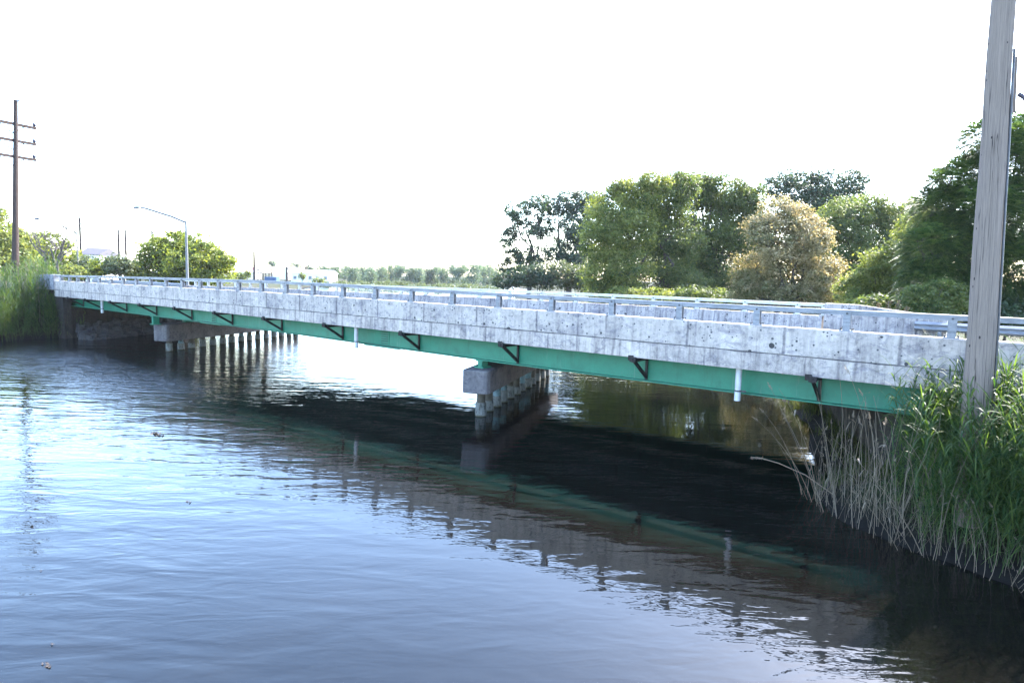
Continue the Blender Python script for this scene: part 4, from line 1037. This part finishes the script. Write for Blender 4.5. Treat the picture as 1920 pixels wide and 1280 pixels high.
TALL = [reed_mesh('reed', 2.6, 13, 0.62, lean=random.uniform(0.03, 0.14)) for _ in range(8)]
TALLD = [reed_mesh('reed', 2.6, 1, 0.4, True, True, random.uniform(0.03, 0.12)) for _ in range(5)]
def left_spot(): return bank_spot(-0.5, 5.5, -58, -44, 6, 16.7)
bed('inner_reed_bed', 170, lambda: bank_spot(0.5, 2.5, -0.7, 0.6, 14.3, 15.5), GREEN, 'reed', 'green reeds crowding the right end of the girder', 0.55, 0.8)
bed('green_reed_bed', 420, lambda: bank_spot(0.5, 4.0, -1.2, 4.5, 11.5, 15.5), GREEN, 'reed', 'thick mass of green reeds round the foot of the big pole', 0.65, 1.02)
bed('reed_bed', 1150, left_spot, TALL, 'reed', 'dense tall green reeds on the left bank beside the bridge end', 0.75, 1.1)
bed('low_reed_bed', 420, lambda: bank_spot(-0.6, 1.2, -54, -44, 8, 16.9), GREEN, 'reed', 'shorter green reeds along the left waterline', 0.5, 1.0)
bed('dry_reed_bed', 160, lambda: bank_spot(0.05, 2.5, -54, -44, 8, 16.8), TALLD, 'dry', 'pale dry stalks among the left bank reeds', 0.8, 1.1)
# grass on the right bank beyond and under the bridge
GR = []
for _ in range(14):
    Q, T_ = [], []
    for k in range(16):
        a = random.uniform(0, 6.28); o_ = np.array([math.cos(a), math.sin(a), 0]); sd_ = np.array([-o_[1], o_[0], 0]); p = rng.normal(0, 0.09, 3) * [1, 1, 0]; l = random.uniform(0.3, 0.75); tt = random.random(); prev = None
        for j in range(4):
            u_ = j / 3; c = p + o_ * l * 0.5 * u_ * u_ + np.array([0, 0, l * u_ * (1 - 0.25 * u_)]); ww = 0.008 * (1 - u_) + 0.001; cur = (c - sd_ * ww, c + sd_ * ww)
            if prev: Q.append([prev[0], prev[1], cur[1], cur[0]]); T_.append(tt)
            prev = cur
    GR.append((np.array(Q), np.array(T_)))
bed('grass', 1500, lambda: bank_spot(0.05, 5.0, -28, 4, 24, 56), GR, 'grass', 'rough grass along the right bank beyond the bridge', 0.7, 1.6)
bed('bank_grass', 260, lambda: bank_spot(0.1, 2.4, -9, 0.5, 15.5, 27), GR, 'grass', 'sparse grass under the right end of the bridge', 0.6, 1.1)
for x, y, h, lb in ((1646, 592, 24, 'rust brown seedy weed left of a pair behind the far end block'), (1664, 594, 30, 'tall rust brown weed behind the middle of the far end block'), (1682, 596, 34, 'tallest rust brown weed behind the far end block'), (1698, 597, 22, 'short rust brown weed nearest the dark shrub')):
    p = at_depth(x, y, 27.5); T = thing('dock_weed', p, lb, 'weed', 'rust brown weeds behind the end block')
    n = 240; C = np.stack([rng.normal(0, 0.05, n), rng.normal(0, 0.05, n), rng.uniform(-0.5, h / FPX * 27.5, n)], 1) + p
    quads_obj('seed_head', leaf_quads(C, rng.normal(0, 1, (n, 3)), 0.06, 0.6), LEAF['weed'], T, rng.uniform(0, 1, n))
    mb = MB(); mb.tube([p - [0, 0, 1.5], p + [0, 0, h / FPX * 27.5]], 0.008, 4); mb.build('stem', M['twig'], T)
# riprap below the left abutment
mb = MB()
for _ in range(420):
    x0 = random.uniform(0, 9.0); y = YN + 0.8 + x0; s_ = random.uniform(0.12, 0.34); dx = random.uniform(-0.2, 2.1)
    x = skx(XL + 1.3, y) + dx; z = 0.75 - dx * 0.42
    u = rng.normal(0, 1, (8, 3)); 
    V = np.array([(a, b, c_) for a in (-1, 1) for b in (-1, 1) for c_ in (-1, 1)], float) * s_ * rng.uniform(0.5, 1.0, 3) + u * s_ * 0.18
    a = random.uniform(0, 6.28); A = np.array([[math.cos(a), -math.sin(a), 0], [math.sin(a), math.cos(a), 0], [0, 0, 1]])
    mb.add(V @ A + np.array([x, y, z]), [(0, 1, 3, 2), (4, 6, 7, 5), (0, 4, 5, 1), (2, 3, 7, 6), (0, 2, 6, 4), (1, 5, 7, 3)])
tag(mb.build('riprap', M['rock']), 'grey riprap stones heaped below the left abutment', None, kind='stuff')
# bits afloat
for x, y, l, lb in ((296, 815, 0.45, 'dark leafy scrap floating in mid channel'), (352, 941, 0.14, 'small leaf fragment floating left of centre'), (76, 1070, 0.05, 'tiny bright floating husk at the far left'), (97, 1208, 0.06, 'tiny dark floating husk at the lower left'), (88, 1247, 0.14, 'thin dark twig afloat in the lower left corner')):
    p = on_z(x, y, 0.0); T = thing('floating_scrap', p, lb, 'floating debris', 'bits of debris on the water')
    n = 14; C = np.stack([rng.uniform(-l / 2, l / 2, n), rng.normal(0, l * 0.12, n), rng.uniform(0.004, 0.02, n)], 1) + p
    quads_obj('leaf_scrap', leaf_quads(C, np.tile([0, 0, 1.0], (n, 1)), l * 0.35, 0.4, 0.25), M['bark'], T, rng.uniform(0, 0.4, n))

# ------------------------------------------------------------------ haze
HAZE = 0.00009
if HAZE:
    mb = MB(); mb.box(-720, 320, -100, 920, -2.7, 32)
    hz = mb.build('haze', simple('x', (1, 1, 1)))
    hm = bpy.data.materials.new('haze air'); hm.use_nodes = True; nt = hm.node_tree; nt.nodes.clear()
    out = nt.nodes.new('ShaderNodeOutputMaterial'); pv = nt.nodes.new('ShaderNodeVolumePrincipled')
    pv.inputs['Color'].default_value = (0.93, 0.96, 1.0, 1); pv.inputs['Density'].default_value = HAZE
    nt.links.new(pv.outputs[0], out.inputs['Volume'])
    hz.data.materials.clear(); hz.data.materials.append(hm)
    tag(hz, 'thin bright summer haze over the water', None, kind='stuff')
